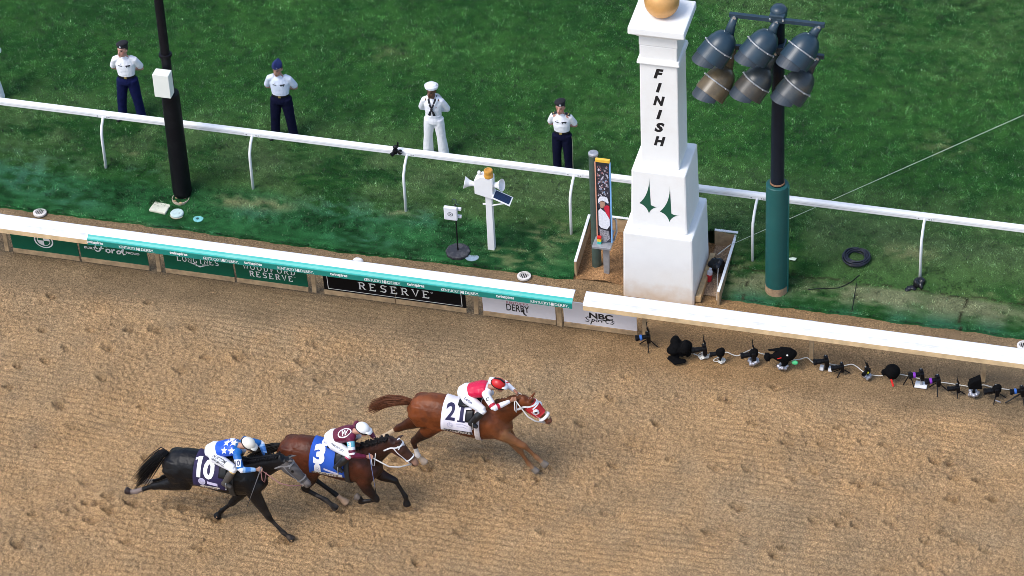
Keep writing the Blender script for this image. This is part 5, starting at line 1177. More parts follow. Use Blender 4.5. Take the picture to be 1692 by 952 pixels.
def paint_bay(v, segs, G):
    c = np.tile([.060, .0150, .0065], (len(v), 1))*(1+.5*nz3(v, .3, 15))[:, None]
    c = lerp(c, (.105, .026, .010), np.clip(1-np.abs(v[:, 0]+1.05)/.45, 0, 1)*np.clip((v[:, 2]-.9)/.3, 0, 1)*.8)
    c = lerp(c, (.018, .008, .006), np.clip((v[:, 0]-.0)/.3, 0, 1)*(.75+.5*nz3(v, .14, 18)))
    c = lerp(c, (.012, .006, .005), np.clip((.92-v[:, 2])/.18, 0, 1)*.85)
    L = leg_masks(v, segs)
    for k in ('nf', 'ff', 'nh', 'fh'):
        m_ = L[k]; c = lerp(c, (.009, .007, .007), np.clip((m_+.45)/.3, 0, 1)*(m_ > -2))
    for k in ('nh',): c = lerp(c, (.10, .082, .068), (L[k] > .5)*(.35+nz3(v, .06, 19)))
    c = lerp(c, (.47, .30, .19), (L['fh'] > 1.25).astype(float)); c = lerp(c, (.16, .13, .11), (L['nf'] > 2.2).astype(float)*.8)
    t, j, ins = face_marks(v, c, G)
    c = np.where((ins & (t > .05))[:, None], c*.4+np.array([.040, .016, .010]), c)
    c = lerp(c, (.27, .15, .10), (ins & (t > .74) & (j < .015))*np.clip((t-.72)/.12, 0, 1)*.9); c[ins & (((t-.22)*G['L']/.03)**2+(v[:, 1]/.022)**2 < 1) & (j < 0)] = (.55, .48, .40)
    return c
def paint_black(v, segs, G):
    c = np.tile([.0040, .0040, .0052], (len(v), 1))*(1+.6*nz3(v, .25, 25))[:, None]
    dz_ = np.clip((v[:, 0]-(-.05))/.25, 0, 1)*np.clip((1.35-v[:, 2])/.25, 0, 1)
    c = lerp(c, (.045, .034, .026), dz_*(.35+1.0*nz3(v, .12, 27)))
    L = leg_masks(v, segs)
    c = lerp(c, (.10, .075, .055), (L['nf'] > .2)*(.25+.8*nz3(v, .05, 28))); c = lerp(c, (.22, .17, .15), (L['nh'] > .55).astype(float)*.75); c = lerp(c, (.55, .50, .44), (L['fh'] > .8).astype(float)*.9); c = lerp(c, (.03, .02, .02), (L['nh'] > 1.9).astype(float))
    t, j, ins = face_marks(v, c, G, eye=(.003, .003, .003))
    k = (ins & (t > .02)).astype(float)*(.75+.6*nz3(v, .06, 29)); k = np.where(((t-.34)*G['L']/.03)**2+((j+.025)/.024)**2 < 1, 0, k)
    c = lerp(c, (.125, .112, .108), k*.85); c = lerp(c, (.20, .175, .165), (ins & (t > .8))*(.5+nz3(v, .05, 30)))
    return c
CW = M('cloth_white', (.74, .70, .76), .8, .05, 8, dirt=(.5, .42, .36), dirtamt=.3); CB = M('cloth_blue', (.008, .075, .42), .75, .08, 8, dirt=(.05, .08, .25), dirtamt=.3); CP = M('cloth_purple', (.014, .008, .052), .75, .08, 8)
NUMN = M('number_navy', (.012, .010, .055), .7); NUMW = M('number_white', (.80, .80, .80), .7, .03); SOFT = M('soft_emblem', (.50, .48, .60), .7); TAPE = M('cloth_tape', (.60, .54, .46), .7, .1, 20, dirt=(.3, .22, .15)); TAPED = M('name_dark', (.025, .015, .02), .7)
def emblem(on, x, z, m1, m2):
    on('emblem', join2d(poly2d([(-.055, -.07), (.055, -.07), (.055, .035), (.03, .075), (-.03, .075), (-.055, .035)])), x, z, m1, .007); on('emblem_mark', join2d(ring2d(.026, .026, .007, 14), move2d(strokes2d([[(-.035, 0), (.035, 0)], [(-.03, -.02), (.03, -.02)]], .008), 0, -.035)), x, z, m2, .010)
def one2d(w, h, foot):
    a = w*.22; p = [(-a, h/2-.3*w), (-a*2.2, h/2-.42*w), (-a*2.2, h/2-.18*w), (-a*.4, h/2), (a, h/2)]
    if foot: p = [(-a*2.1, -h/2), (a*2.1, -h/2), (a*2.1, -h/2+.2*w), (a, -h/2+.2*w)]+p[::-1]+[(-a, -h/2+.2*w), (-a*2.1, -h/2+.2*w)]
    else: p = [(-a, -h/2), (a, -h/2)]+p[::-1]
    return poly2d(p)
def marks1(on, cl):
    on('number', move2d(fit2d(text2d('2', 1, .025), .16, .29), 0, 0), -.465, 1.48, NUMN); on('number', one2d(.14, .29, True), -.275, 1.47, NUMN)
    on('emblem', join2d(ring2d(.05, .045, .010, 16), move2d(strokes2d([[(-.05, 0), (.05, 0)], [(0, 0), (0, .05)]], .01), 0, 0)), -.47, 1.215, SOFT)
    on('emblem', strokes2d([[(-.10, .02), (.0, .03), (.10, .0)], [(-.09, -.03), (.02, -.02), (.09, -.05)]], .012), -.26, 1.235, SOFT)
    on('name_tape', rect2(.55, .055), -.37, 1.09, TAPED); on('name', fit2d(text2d('RICH STRIKE', 1, .02), .48, .042), -.36, 1.09, TAPE, .010)
def marks3(on, cl):
    on('number', fit2d(text2d('3', 1, .06), .19, .33), -.475, 1.47, NUMW); on('emblem', ring2d(.085, .06, .03, 20), -.40, 1.70, NUMW)
    emblem(on, -.50, 1.20, NUMW, SOFT); on('emblem', poly2d([(-.12, .03), (.12, -.03), (.12, -.065), (-.12, -.005)]), -.27, 1.185, SOFT)
    on('name_tape', rect2(.58, .07), -.37, 1.085, TAPE); on('name', fit2d(text2d('EPICENTER', 1, .03), .48, .05), -.37, 1.085, M('name_brown', (.16, .10, .07), .7), .010)
def marks10(on, cl):
    on('number', one2d(.15, .34, False), -.555, 1.475, NUMW); on('number', fit2d(text2d('0', 1, .045), .19, .33), -.385, 1.45, NUMW)
    on('emblem', join2d(ring2d(.062, .062, .062, 20)), -.50, 1.20, M('lilac', (.55, .50, .68), .7)); on('emblem_mark', join2d(ring2d(.045, .045, .008, 18), strokes2d([[(-.03, -.01), (.0, .03), (.03, -.01)], [(-.03, -.02), (.03, -.02)]], .009)), -.50, 1.20, SOFT, .010)
    on('emblem', poly2d([(-.09, .03), (.09, .01), (.09, -.04), (-.09, -.02)]), -.32, 1.185, M('lilac')); on('name_tape', rect2(.34, .055), -.37, 1.085, TAPE); on('name', fit2d(text2d('ZANDON', 1, .02), .24, .04), -.37, 1.085, M('name_brown'), .010)
S1 = dict(label='chestnut horse with red hood and white cloth numbered 21, leading the other two', poll=(.76, 0, 1.80), nose=(1.13, 0, 1.34), tx=-.06, tz=0.0, seed=1, ear=.25,
    legs=dict(nf=([(.31, -.15, 1.05), (.71, -.15, .85), (.92, -.15, .63), (1.03, -.15, .52)], 0), ff=([(.31, .12, .86), (.55, .12, .47), (.69, .12, .22), (.79, .12, .09)], 0),
              nh=([(-.84, -.16, 1.03), (-1.24, -.14, .59), (-1.18, -.14, .29), (-1.09, -.14, .18)], 1), fh=([(-1.12, .14, .90), (-1.60, .13, .58), (-1.88, .12, .34), (-2.0, .12, .30)], 1)),
    tail=[(-1.20, 0, 1.36), (-1.46, 0, 1.35), (-1.72, 0, 1.28), (-1.98, 0, 1.12), (-2.2, .02, .95)], tspread=.055, hair=(.10, .034, .014), mlen=1.1, mside=.5, paint=paint_chestnut, girth=M('girth_white', (.66, .58, .56), .7), bridle=M('bridle_white', (.74, .74, .76), .5),
    cloth=dict(x=(-.605, -.12), mat=CW, marks=marks1))
dz = .05
S3 = dict(label='dark bay horse with white bridle and blue cloth numbered 3, in second place', poll=(.62, 0, 1.76), nose=(.985, 0, 1.27), tx=-.15, tz=-.07, seed=2, ear=-.1,
    legs=dict(nf=([(.06, -.15, .78), (.29, -.15, .48), (.0, -.15, .37), (.0, -.15, .47)], 0), ff=([(.24, .12, .80), (.54, .12, .72), (.70, .12, .38), (.71, .12, .25)], 0),
              nh=([(-.80, -.16, .88), (-.97, -.14, .47), (-.60, -.14, .28), (-.48, -.14, .16)], 1), fh=([(-.78, .14, .84), (-.90, .12, .50), (-.53, .12, .20), (-.37, .12, .06)], 1)),
    hoof=dict(nf=(-.8, 0, .45)), tail=[(-1.32, 0, 1.26), (-1.5, 0, 1.18), (-1.72, .01, 1.04), (-1.95, .02, .86), (-2.1, .03, .74)], tspread=.05, hair=(.007, .006, .006), mlen=.55, mback=.4, paint=paint_bay, girth=M('girth_dark', (.02, .02, .02), .6), bridle=M('bridle_white'),
    cloth=dict(x=(-.625, -.07), mat=CB, marks=marks3))
S10 = dict(label='black horse with dust greyed face and purple cloth numbered 10, furthest back', poll=(.47, 0, 1.72), nose=(.86, 0, 1.17), tx=-.40, tz=-.02, seed=3, ear=-.5,
    legs=dict(nf=([(-.06, -.15, .90), (.15, -.15, .44), (.37, -.15, .15), (.48, -.15, .06)], 0), ff=([(-.27, .12, .84), (-.60, .12, .38), (-.80, .12, .17), (-.86, .12, .07)], 0),
              nh=([(-1.30, -.16, .97), (-1.86, -.14, .76), (-2.18, -.14, .58), (-2.29, -.14, .54)], 1), fh=([(-1.40, .14, .94), (-1.78, .12, .70), (-1.98, .12, .60), (-2.06, .12, .60)], 1)),
    hoof=dict(nh=(-.9, 0, .25)), tail=[(-1.57, 0, 1.42), (-1.68, 0, 1.40), (-1.85, 0, 1.18), (-2.03, 0, .92), (-2.16, .01, .72), (-2.24, .02, .58)], tspread=.085, hair=(.0035, .0035, .0048), mlen=.6, mback=.5, paint=paint_black, girth=M('girth_dark'), bridle=M('bridle_grey', (.20, .19, .19), .6),
    cloth=dict(x=(-.635, -.12), mat=CP, marks=marks10))
H1, G1 = make_horse('chestnut', -1.83, -5.05, S1); H3, G3 = make_horse('bay', -3.60, -6.44, S3); H10, G10 = make_horse('black', -5.10, -7.20, S10)
# red blinker hood with white eye cups and a fleece noseband on the chestnut
def headshell(G, H, name, mat, t0, t1, j0, off=.008, n=9, m=26):
    mb = MB(); c_ = G['P']; d, jw, L, tree = G['d'], G['jw'], G['L'], G['tree']
    for lay in (off, off+.006):
        for i in range(n):
            t = t0+(t1-t0)*i/(n-1)
            for k in range(m+1):
                g = -j0+2*j0*k/m; dr = (-jw*math.cos(g)+V(0, 1, 0)*math.sin(g)).normalized(); c = c_+d*L*t+jw*.02
                h = tree.ray_cast(c+dr*.45, -dr); p = (h[0] if h[0] and (h[0]-c).length < .22 else c+dr*.1)+dr*lay; mb.v.append(tuple(p))
    q = n*(m+1)
    for i in range(n-1):
        for k in range(m): a = i*(m+1)+k; mb.f += [(a, a+1, a+m+2, a+m+1), (q+a, q+a+m+1, q+a+m+2, q+a+1)]
    rim = list(range(m+1))+[i*(m+1)+m for i in range(1, n)]+[(n-1)*(m+1)+k for k in range(m-1, -1, -1)]+[i*(m+1) for i in range(n-2, 0, -1)]
    for a, b in zip(rim, rim[1:]+rim[:1]): mb.f.append((a, b, q+b, q+a))
    return mb.build(name, mat, H, smooth=True)
RED = M('hood_red', (.46, .012, .018), .7, .08, 20)
hs_ = MB()
for sgn in (-1, 1):
    pass
hd = headshell(G1, H1, 'blinker_hood', RED, .10, .60, 2.3)
G1['ring'](.08, .06, .016, .030).build('hood_edge', M('bridle_white'), hd); G1['ring'](.24, .0, .016, .022, -1.2, 1.2, 18).build('hood_edge', M('bridle_white'), hd)
for s in (-1, 1):
    c = G1['P']+G1['d']*G1['L']*.36-G1['jw']*.02+V(0, s*.075, 0); ax = (V(0, s, 0)+G1['d']*.5).normalized()
    MB().lathe([(.018, .0), (.050, .0), (.058, .045), (.045, .05), (.02, .02)], c, ax, 16).build('eye_cup', M('bridle_white'), hd); MB().ell(c+ax*.022, (.026, .026, .026)).build('cup_hollow', M('void2', (.01, .008, .008), .8), hd, smooth=True)
nb = MB(); G1['ring'](.74, 0, .0, .05, out=nb); 
b_ = MB()
for k in range(25):
    g = 2*math.pi*k/24
fl = []
for k in range(25):
    g = 2*math.pi*k/24; dr = (-G1['jw']*math.cos(g)+V(0, 1, 0)*math.sin(g)).normalized(); c = G1['P']+G1['d']*G1['L']*.74+G1['jw']*.02; h = G1['tree'].ray_cast(c+dr*.4, -dr); fl.append((h[0] if h[0] else c+dr*.07)+dr*.014)
MB().loft(fl, .020, .026, G1['d'], 8).build('fleece_noseband', M('fleece', (.74, .72, .74), .95, .08, 60, bump=.6), H1, smooth=True)
nb.build('noseband_strip', DARK, H1)
# white tape running down the neck of the bay's reins: built with the reins below

# ================================================================== JOCKEYS
def jockey(H, G, wx, Y0, J, O, label):
    for q, s in (('r', -1), ('l', 1)):
        J['th'+q] = (0, -s*.6, .8)
    J['lat'] = (0, 1, 0); J['axa'] = (0, 0, 1); J['axl'] = (0, 1, 0); J['grip'] = True; J['bs'] = .92; J['hs'] = .95
    for k in list(J):
        if isinstance(J[k], tuple) and k not in ('look',): J[k] = V(J[k])
    J['hb'] = bas(J['look'], (-.1, 0, 1))
    me = body_mesh(J, .92, .010); skin_paint(me, J, O['tone'])
    B = MB().build('person', SKIN, mesh=me, smooth=True, loc=(wx, Y0, 0)); tag(B, label, 'person', 'jockeys crouched over their horses')
    tp = torso_pts(J); lat = (0, 1, 0)
    up = V(0, 0, 1)
    sil = [([mid_(tp[1], tp[2], .55)]+tp[2:], [.135, .15, .165, .178, .150, .06], [.105, .118, .125, .125, .10, .055], lat)]
    for q in ('r', 'l'):
        S_, E_, W_ = J['sh'+q], J['el'+q], J['wr'+q]
        sil.append(([mid_(J['neck'], S_, .45), S_, mid_(S_, E_, .5), E_], [.062, .070, .064, .056], [.062, .070, .064, .056], (0, 0, 1)))
        sil.append(([mid_(S_, E_, .93), E_, mid_(E_, W_, .5), mid_(E_, W_, .93)], [.053, .055, .046, .033], [.053, .055, .046, .033], (0, 0, 1)))
    sm = garment(sil, .0105, 2); v = verts(sm); paint(sm, O['silks'](v, J))
    silk = cloth('silks', sm, M('silk', attr=True, rough=.38, var=.06, scale=12, spec=.4, bump=.9, bscale=12, bdist=.025, bdet=2), B)
    br = [([mid_(J['pelvis'], J['neck'], -.22), J['pelvis'], mid_(J['pelvis'], J['neck'], .22), mid_(J['pelvis'], J['neck'], .34)], [.12, .165, .152, .128], [.085, .122, .112, .095], lat)]
    for q in ('r', 'l'):
        H_, K_, A_ = J['hi'+q], J['kn'+q], J['an'+q]
        br.append(([mid_(J['pelvis'], H_, .55), mid_(H_, K_, .12), mid_(H_, K_, .55), K_], [.11, .102, .088, .068], [.11, .108, .090, .070], (0, 1, 0)))
        br.append(([mid_(H_, K_, .93), K_, mid_(K_, A_, .22)], [.066, .066, .056], [.068, .066, .056], (0, 1, 0)))
    bm_ = garment(br, .0105, 2); bre = cloth('breeches', bm_, M('breeches_white', (.76, .76, .80), .6, .04, 12, bump=.8, bscale=12, bdist=.02, bdet=2, dirt=(.5, .42, .35), dirtamt=.12), B)
    for q in ('r', 'l'):
        K_, A_, T_ = J['kn'+q], J['an'+q], J['to'+q]
        o = MB(); o.loft([mid_(K_, A_, .18), mid_(K_, A_, .45), mid_(K_, A_, .85), A_], [.062, .068, .052, .048], [.062, .068, .054, .050], (0, 1, 0), 14)
        d_ = (T_-A_); o.loft([A_-d_*.35, A_, A_+d_*.5, A_+d_*1.1], [.042, .050, .050, .036], [.042, .052, .042, .028], (0, 1, 0), 12)
        bt = cloth('boot', fuse(o, .010, 2), O['boots'], B); o = MB(); o.loft([mid_(K_, A_, .13), mid_(K_, A_, .24)], [.060, .0615], [.060, .0615], (0, 1, 0), 16); o.build('boot_cuff', O['cuff'], bt)
        st = MB(); c = A_+d_*.35+V(0, 0, -.055); st.tube([c+V(0, -.06, 0), c+V(0, .06, 0)], .012, 6); st.tube([c+V(0, -.055, 0), c+V(0, -.04, .10), c+V(0, 0, .15), c+V(0, .04, .10), c+V(0, .055, 0)], .007, 6); 
        sp = st.build('stirrup', M('bit_steel'), H, loc=(wx-H.location.x, Y0-H.location.y, 0))
        y_ = 1 if q == 'l' else -1; top = G['hug'](-.16, y_*.75, .03); MB().loft([c+V(0, 0, .14), mid_(c, top, .5), top], [.012]*3, [.005]*3, (1, 0, 0), 6).build('stirrup_leather', M('saddle_leather'), H)
    f_, u_, r_ = J['hb']; hc = J['head']; s = J['hs']; Bm = Matrix((r_, f_, u_)).transposed()
    o = MB(); o.ell(hc+u_*.045*s-f_*.012*s, (.105*s, .128*s, .108*s), Bm, 22, 14); hm = fuse(o, .010, 0)
    bm = bmesh.new(); bm.from_mesh(hm); bmesh.ops.delete(bm, geom=[v for v in bm.verts if (v.co-hc).dot(u_) < .012*s-.25*((v.co-hc).dot(f_)+.05) and (v.co-hc).dot(f_) > -.09*s or (v.co-hc).dot(u_) < -.035*s], context='VERTS'); bm.to_mesh(hm); bm.free()
    hel = cloth('helmet', hm, O['helmet'], B)
    MB().loft([hc+f_*.08*s+u_*.050*s, hc+f_*.125*s+u_*.045*s, hc+f_*.165*s+u_*.022*s], [.088*s, .082*s, .045*s], [.008]*3, r_, 16).build('visor', O.get('visor', O['helmet']), hel, smooth=True)
    o = MB(); N_ = 24; pts = [hc+u_*(.028-.02*math.cos(2*math.pi*k/N_))*s-f_*.012*s+(r_*math.sin(2*math.pi*k/N_)*.110+f_*math.cos(2*math.pi*k/N_)*.132)*s for k in range(N_+1)]
    o.loft(pts, .006, .009, u_, 6); o.build('goggle_strap', DARK, hel)
    o = MB()
    for k in (-1, 1): o.ell(hc+f_*.098*s+r_*k*.034*s+u_*.004*s, (.034*s, .016*s, .024*s), Bm, 12, 8)
    o.build('goggles', M('goggle', (.015, .013, .014), .15), B, smooth=True)
    if O.get('spare'):
        o = MB(); o.loft([hc+u_*.135*s-f_*.10*s, hc+u_*.165*s, hc+u_*.120*s+f_*.10*s], [.018]*3, [.008]*3, r_, 8); o.build('raised_goggles', DARK, hel, smooth=True)
    o = MB(); o.loft([hc+r_*.075*s-u_*.02*s+f_*.03, hc-u_*.115*s+f_*.03*s, hc-r_*.075*s-u_*.02*s+f_*.03], [.006]*3, [.009]*3, f_, 6); o.build('chin_strap', DARK, hel)
    st = bvh(sm); bt_ = bvh(bm_)
    O['deco'](st, bt_, silk, bre, J) if O.get('deco') else None
    # reins from the bit to both hands (they belong to the horse's tack)
    off = V(wx-H.location.x, Y0-H.location.y, 0)
    rn = MB()
    for q, sg in (('r', -1), ('l', 1)):
        a = G['bit']+V(0, sg*.07, 0); b = J['wr'+q]+off+(J['wr'+q]-J['el'+q]).normalized()*.07
        mdl = mid_(a, b, .5)+V(0, sg*.10, -.04); rn.loft([a, mid_(a, mdl, .5)+V(0, sg*.03, -.01), mdl, mid_(mdl, b, .5), b], O.get('rein_w', .012), .006, (0, 0, 1), 6)
    w1 = J['wrr']+off+(J['wrr']-J['elr']).normalized()*.07; w2 = J['wrl']+off+(J['wrl']-J['ell']).normalized()*.07
    mdl = mid_(w1, w2, .5)+V(.04, -.16, -.22)
    rn.loft([w1, mid_(w1, mdl, .6)+V(0, -.05, -.02), mdl, mid_(mdl, w2, .5), w2], .009, .005, (1, 0, 0), 6)
    rn.build('reins', O['rein'], H, smooth=True)
    return B, silk, bre, J
PINK = np.array([.56, .006, .052]); WHT = np.array([.78, .77, .80]); MAR = np.array([.115, .006, .030]); BLU = np.array([.010, .085, .56]); LBL = np.array([.30, .50, .78]); TUR = np.array([.13, .42, .52])
def along(v, a, b): a = np.array(a); b = np.array(b); ab = b-a; return ((v-a)@ab)/(ab@ab)
def silks1(v, J):
    c = np.tile(PINK, (len(v), 1)); t = along(v, J['pelvis'], J['neck']); 
    c[t > .90] = WHT
    for q in ('r', 'l'):
        d0, a0 = segd(v, J['sh'+q], J['el'+q]); d1, a1 = segd(v, J['el'+q], J['wr'+q]); arm = (np.minimum(d0, d1) < .082) & (np.abs(v[:, 1]) > .12)
        s = np.where(d0 < d1, a0, 1+a1); k = arm; c[k] = WHT; c[k & (s > .70) & (s < .90)] = np.array([.42, .012, .035]); c[k & (s > 1.15) & (s < 1.32)] = np.array([.42, .012, .035])
    return c
def silks3(v, J):
    c = np.tile(MAR, (len(v), 1))
    for q in ('r', 'l'):
        d0, a0 = segd(v, J['sh'+q], J['el'+q]); d1, a1 = segd(v, J['el'+q], J['wr'+q]); arm = (np.minimum(d0, d1) < .078) & (np.abs(v[:, 1]) > .15)
        s = np.where(d0 < d1, a0, 1+a1); c[arm & (s > .12) & (s < .48)] = TUR; c[arm & (s >= .48) & (s < .66)] = WHT; c[arm & (s > .85) & (s < .97)] = WHT
    return c
def silks10(v, J):
    c = np.tile(BLU, (len(v), 1)); t = along(v, J['pelvis'], J['neck']); c[(t > .86)] = np.array([.008, .12, .40])
    for q in ('r', 'l'):
        d0, a0 = segd(v, J['sh'+q], J['el'+q]); d1, a1 = segd(v, J['el'+q], J['wr'+q]); arm = (np.minimum(d0, d1) < .076) & (np.abs(v[:, 1]) > .15)
        s = np.where(d0 < d1, a0, 1+a1); c[arm & (s > .92) & (s < 1.1)] = WHT; c[arm & (s > 1.1)] = LBL; c[arm & (s > 1.25) & (s < 1.6)] = np.array([.05, .20, .55])
    return c
TOC = (FW*-1)
def onbody(nm, vf, at_, ux, uy, tree, par, mat, off=.006, dist=.6):
    ux = V(ux).normalized(); uy = V(uy).normalized(); n = ux.cross(uy).normalized(); mb = drape(vf, V(at_)+n*dist, ux, uy, -n, tree, off, .025); return mb.build(nm, mat, par)
def thigh_text(J, bt_, bre, lines, mat=INK):
    a, b = J['hir'], J['knr']; ux = (b-a).normalized(); n = V(.1, -.80, .60); uy = n.cross(ux)
    for s_, t, dz_, w_, h_ in lines: onbody('lettering', fit2d(text2d(s_, 1, .01, .2), w_, h_), mid_(a, b, t)+V(0, 0, 0)+uy.normalized()*dz_, ux, uy, bt_, bre, mat)
def deco1(st, bt_, silk, bre, J):
    thigh_text(J, bt_, bre, [('Leon', .25, .0, .15, .055)], M('name_navy', (.05, .05, .14), .6))
    a, b = J['shr'], J['elr']; ux = (b-a).normalized(); onbody('lettering', fit2d(text2d('C', 1, .03), .045, .06), mid_(a, b, .30), (1, 0, .1), (0, .6, .8), st, silk, INK)
def deco3(st, bt_, silk, bre, J):
    thigh_text(J, bt_, bre, [('VINCENT JET', .42, .0, .26, .040)])
    t = (J['neck']-J['pelvis']).normalized(); c = mid_(J['pelvis'], J['neck'], .60)+V(0, -.02, 0); uy = V(0, .80, .60); ux = V(.85, .2, .1)
    onbody('emblem', ring2d(.115, .082, .018, 28), c, ux, uy, st, silk, NUMW); onbody('emblem', fit2d(text2d('W', 1, .02), .11, .10), c, ux, uy, st, silk, NUMW, .006)
    a, b = J['shr'], J['elr']; onbody('lettering', fit2d(text2d('3', 1, .03), .06, .085), mid_(a, b, .30), (1, 0, .25), (-.2, .6, .8), st, silk, NUMW)
def deco10(st, bt_, silk, bre, J):
    thigh_text(J, bt_, bre, [('AUKTOM', .36, .028, .25, .050), ('NEW MEXICO', .36, -.030, .25, .040)])
    ux = V(.97, .0, .24); uy = V(0, .72, .69); c = mid_(J['pelvis'], J['neck'], .66)+V(0, -.02, 0)
    for dx, dy in ((-.055, -.055), (.075, -.065), (-.045, .075), (.075, .07), (.015, .135)): onbody('star', poly2d(star2d(.066)), c+ux*dx+uy*dy, ux, uy, st, silk, NUMW)
    a, b = J['shr'], J['elr']; onbody('number_patch', rect2(.10, .12), mid_(a, b, .52), (1, 0, .2), (-.2, .6, .8), st, silk, NUMW); onbody('lettering', fit2d(text2d('10', 1, .03), .08, .09), mid_(a, b, .52), (1, 0, .2), (-.2, .6, .8), st, silk, M('name_navy', (.05, .05, .14), .6), .010)
BOOT = M('boot_black', (.010, .010, .011), .3); HELW = M('helmet_white', (.80, .80, .80), .35, .02, 5); HELR = M('helmet_red', (.52, .012, .014), .35, .08, 14); HELC = M('helmet_cream', (.72, .69, .60), .4, .03, 5)
BR_ = M('boot_brown', (.16, .09, .045), .5)
J1 = dict(pelvis=(-.31, 0, 1.76), neck=(.13, 0, 1.92), head=(.27, 0, 1.985), look=(1, -.10, -.22), shr=(.10, -.18, 1.90), shl=(.10, .18, 1.91), elr=(.27, -.33, 1.77), ell=(.30, .28, 1.80), wrr=(.50, -.13, 1.80), wrl=(.52, .09, 1.84), hir=(-.28, -.10, 1.72), hil=(-.28, .10, 1.72), knr=(.05, -.235, 1.60), knl=(.05, .235, 1.60), anr=(-.15, -.31, 1.34), anl=(-.15, .31, 1.34), tor=(-.05, -.33, 1.30), tol=(-.05, .33, 1.30))
jockey(H1, G1, -1.83, -5.05, J1, dict(tone=(.36, .17, .10), silks=silks1, boots=BOOT, cuff=BOOT, helmet=HELR, visor=M('visor_white', (.74, .74, .76), .4), spare=True, rein=M('rein_white', (.60, .58, .56), .6), rein_w=.016, deco=deco1), 'jockey in bright red top and red helmet on the chestnut horse')
J3 = dict(pelvis=(-.45, 0, 1.60), neck=(-.03, 0, 1.80), head=(.10, -.01, 1.865), look=(1, -.15, -.3), shr=(-.07, -.18, 1.77), shl=(-.07, .18, 1.79), elr=(.0, -.34, 1.58), ell=(.10, .27, 1.62), wrr=(.21, -.24, 1.50), wrl=(.26, .09, 1.62), hir=(-.42, -.10, 1.56), hil=(-.42, .10, 1.56), knr=(-.08, -.245, 1.50), knl=(-.08, .245, 1.50), anr=(-.30, -.33, 1.25), anl=(-.30, .33, 1.25), tor=(-.20, -.35, 1.20), tol=(-.20, .35, 1.20))
B3, *_ = jockey(H3, G3, -3.60, -6.44, J3, dict(tone=(.48, .24, .17), silks=silks3, boots=BOOT, cuff=M('cuff_pink', (.50, .04, .12), .5), helmet=HELW, rein=M('rein_white'), rein_w=.016, deco=deco3), 'jockey in maroon top with ringed emblem and white helmet on the bay horse')
J10 = dict(pelvis=(-.75, 0, 1.66), neck=(-.26, 0, 1.83), head=(-.125, -.01, 1.885), look=(1, -.2, -.5), shr=(-.28, -.18, 1.78), shl=(-.26, .18, 1.80), elr=(-.17, -.34, 1.62), ell=(-.02, .30, 1.66), wrr=(.05, -.22, 1.56), wrl=(.12, .10, 1.55), hir=(-.72, -.10, 1.61), hil=(-.72, .10, 1.61), knr=(-.33, -.245, 1.53), knl=(-.33, .245, 1.53), anr=(-.49, -.33, 1.25), anl=(-.49, .33, 1.25), tor=(-.38, -.35, 1.21), tol=(-.38, .35, 1.21))
B10, *_ = jockey(H10, G10, -5.10, -7.20, J10, dict(tone=(.40, .22, .15), silks=silks10, boots=M('boot_dusty', (.05, .042, .036), .5), cuff=M('cuff_tan', (.62, .42, .18), .6), helmet=HELC, rein=M('rein_rose', (.30, .14, .13), .6), deco=deco10), 'jockey in royal blue top with white stars and cream helmet on the black horse')
def crop(wx, Y0, a, b, label, mat):
    mb = MB(); a = V(a); b = V(b); d = (b-a).normalized(); mb.loft([a-d*.10, a, mid_(a, b, .5), b], [.011, .010, .006, .005], [.011, .010, .006, .005], (0, 1, 0), 8); t = tag(mb.build('riding_crop', mat, smooth=True, loc=(wx, Y0, 0)), label, 'riding crop', 'riding crops held by the jockeys')
    MB().loft([b-d*.02, b+d*.05, b+d*.10], [.012, .018, .014], [.005]*3, (0, 1, 0), 8).build('popper', DARK, t)
    return t
crop(-3.60, -6.44, (.275, -.27, 1.49), (.37, -.42, .98), 'slim blue grey whip hanging from the bare hand of the maroon jockey', M('crop_blue', (.10, .13, .26), .4))
crop(-5.10, -7.20, (.115, -.25, 1.545), (-.06, -.42, 1.02), 'slim grey whip hanging from the hand of the starred blue jockey', M('crop_grey', (.12, .12, .13), .4))

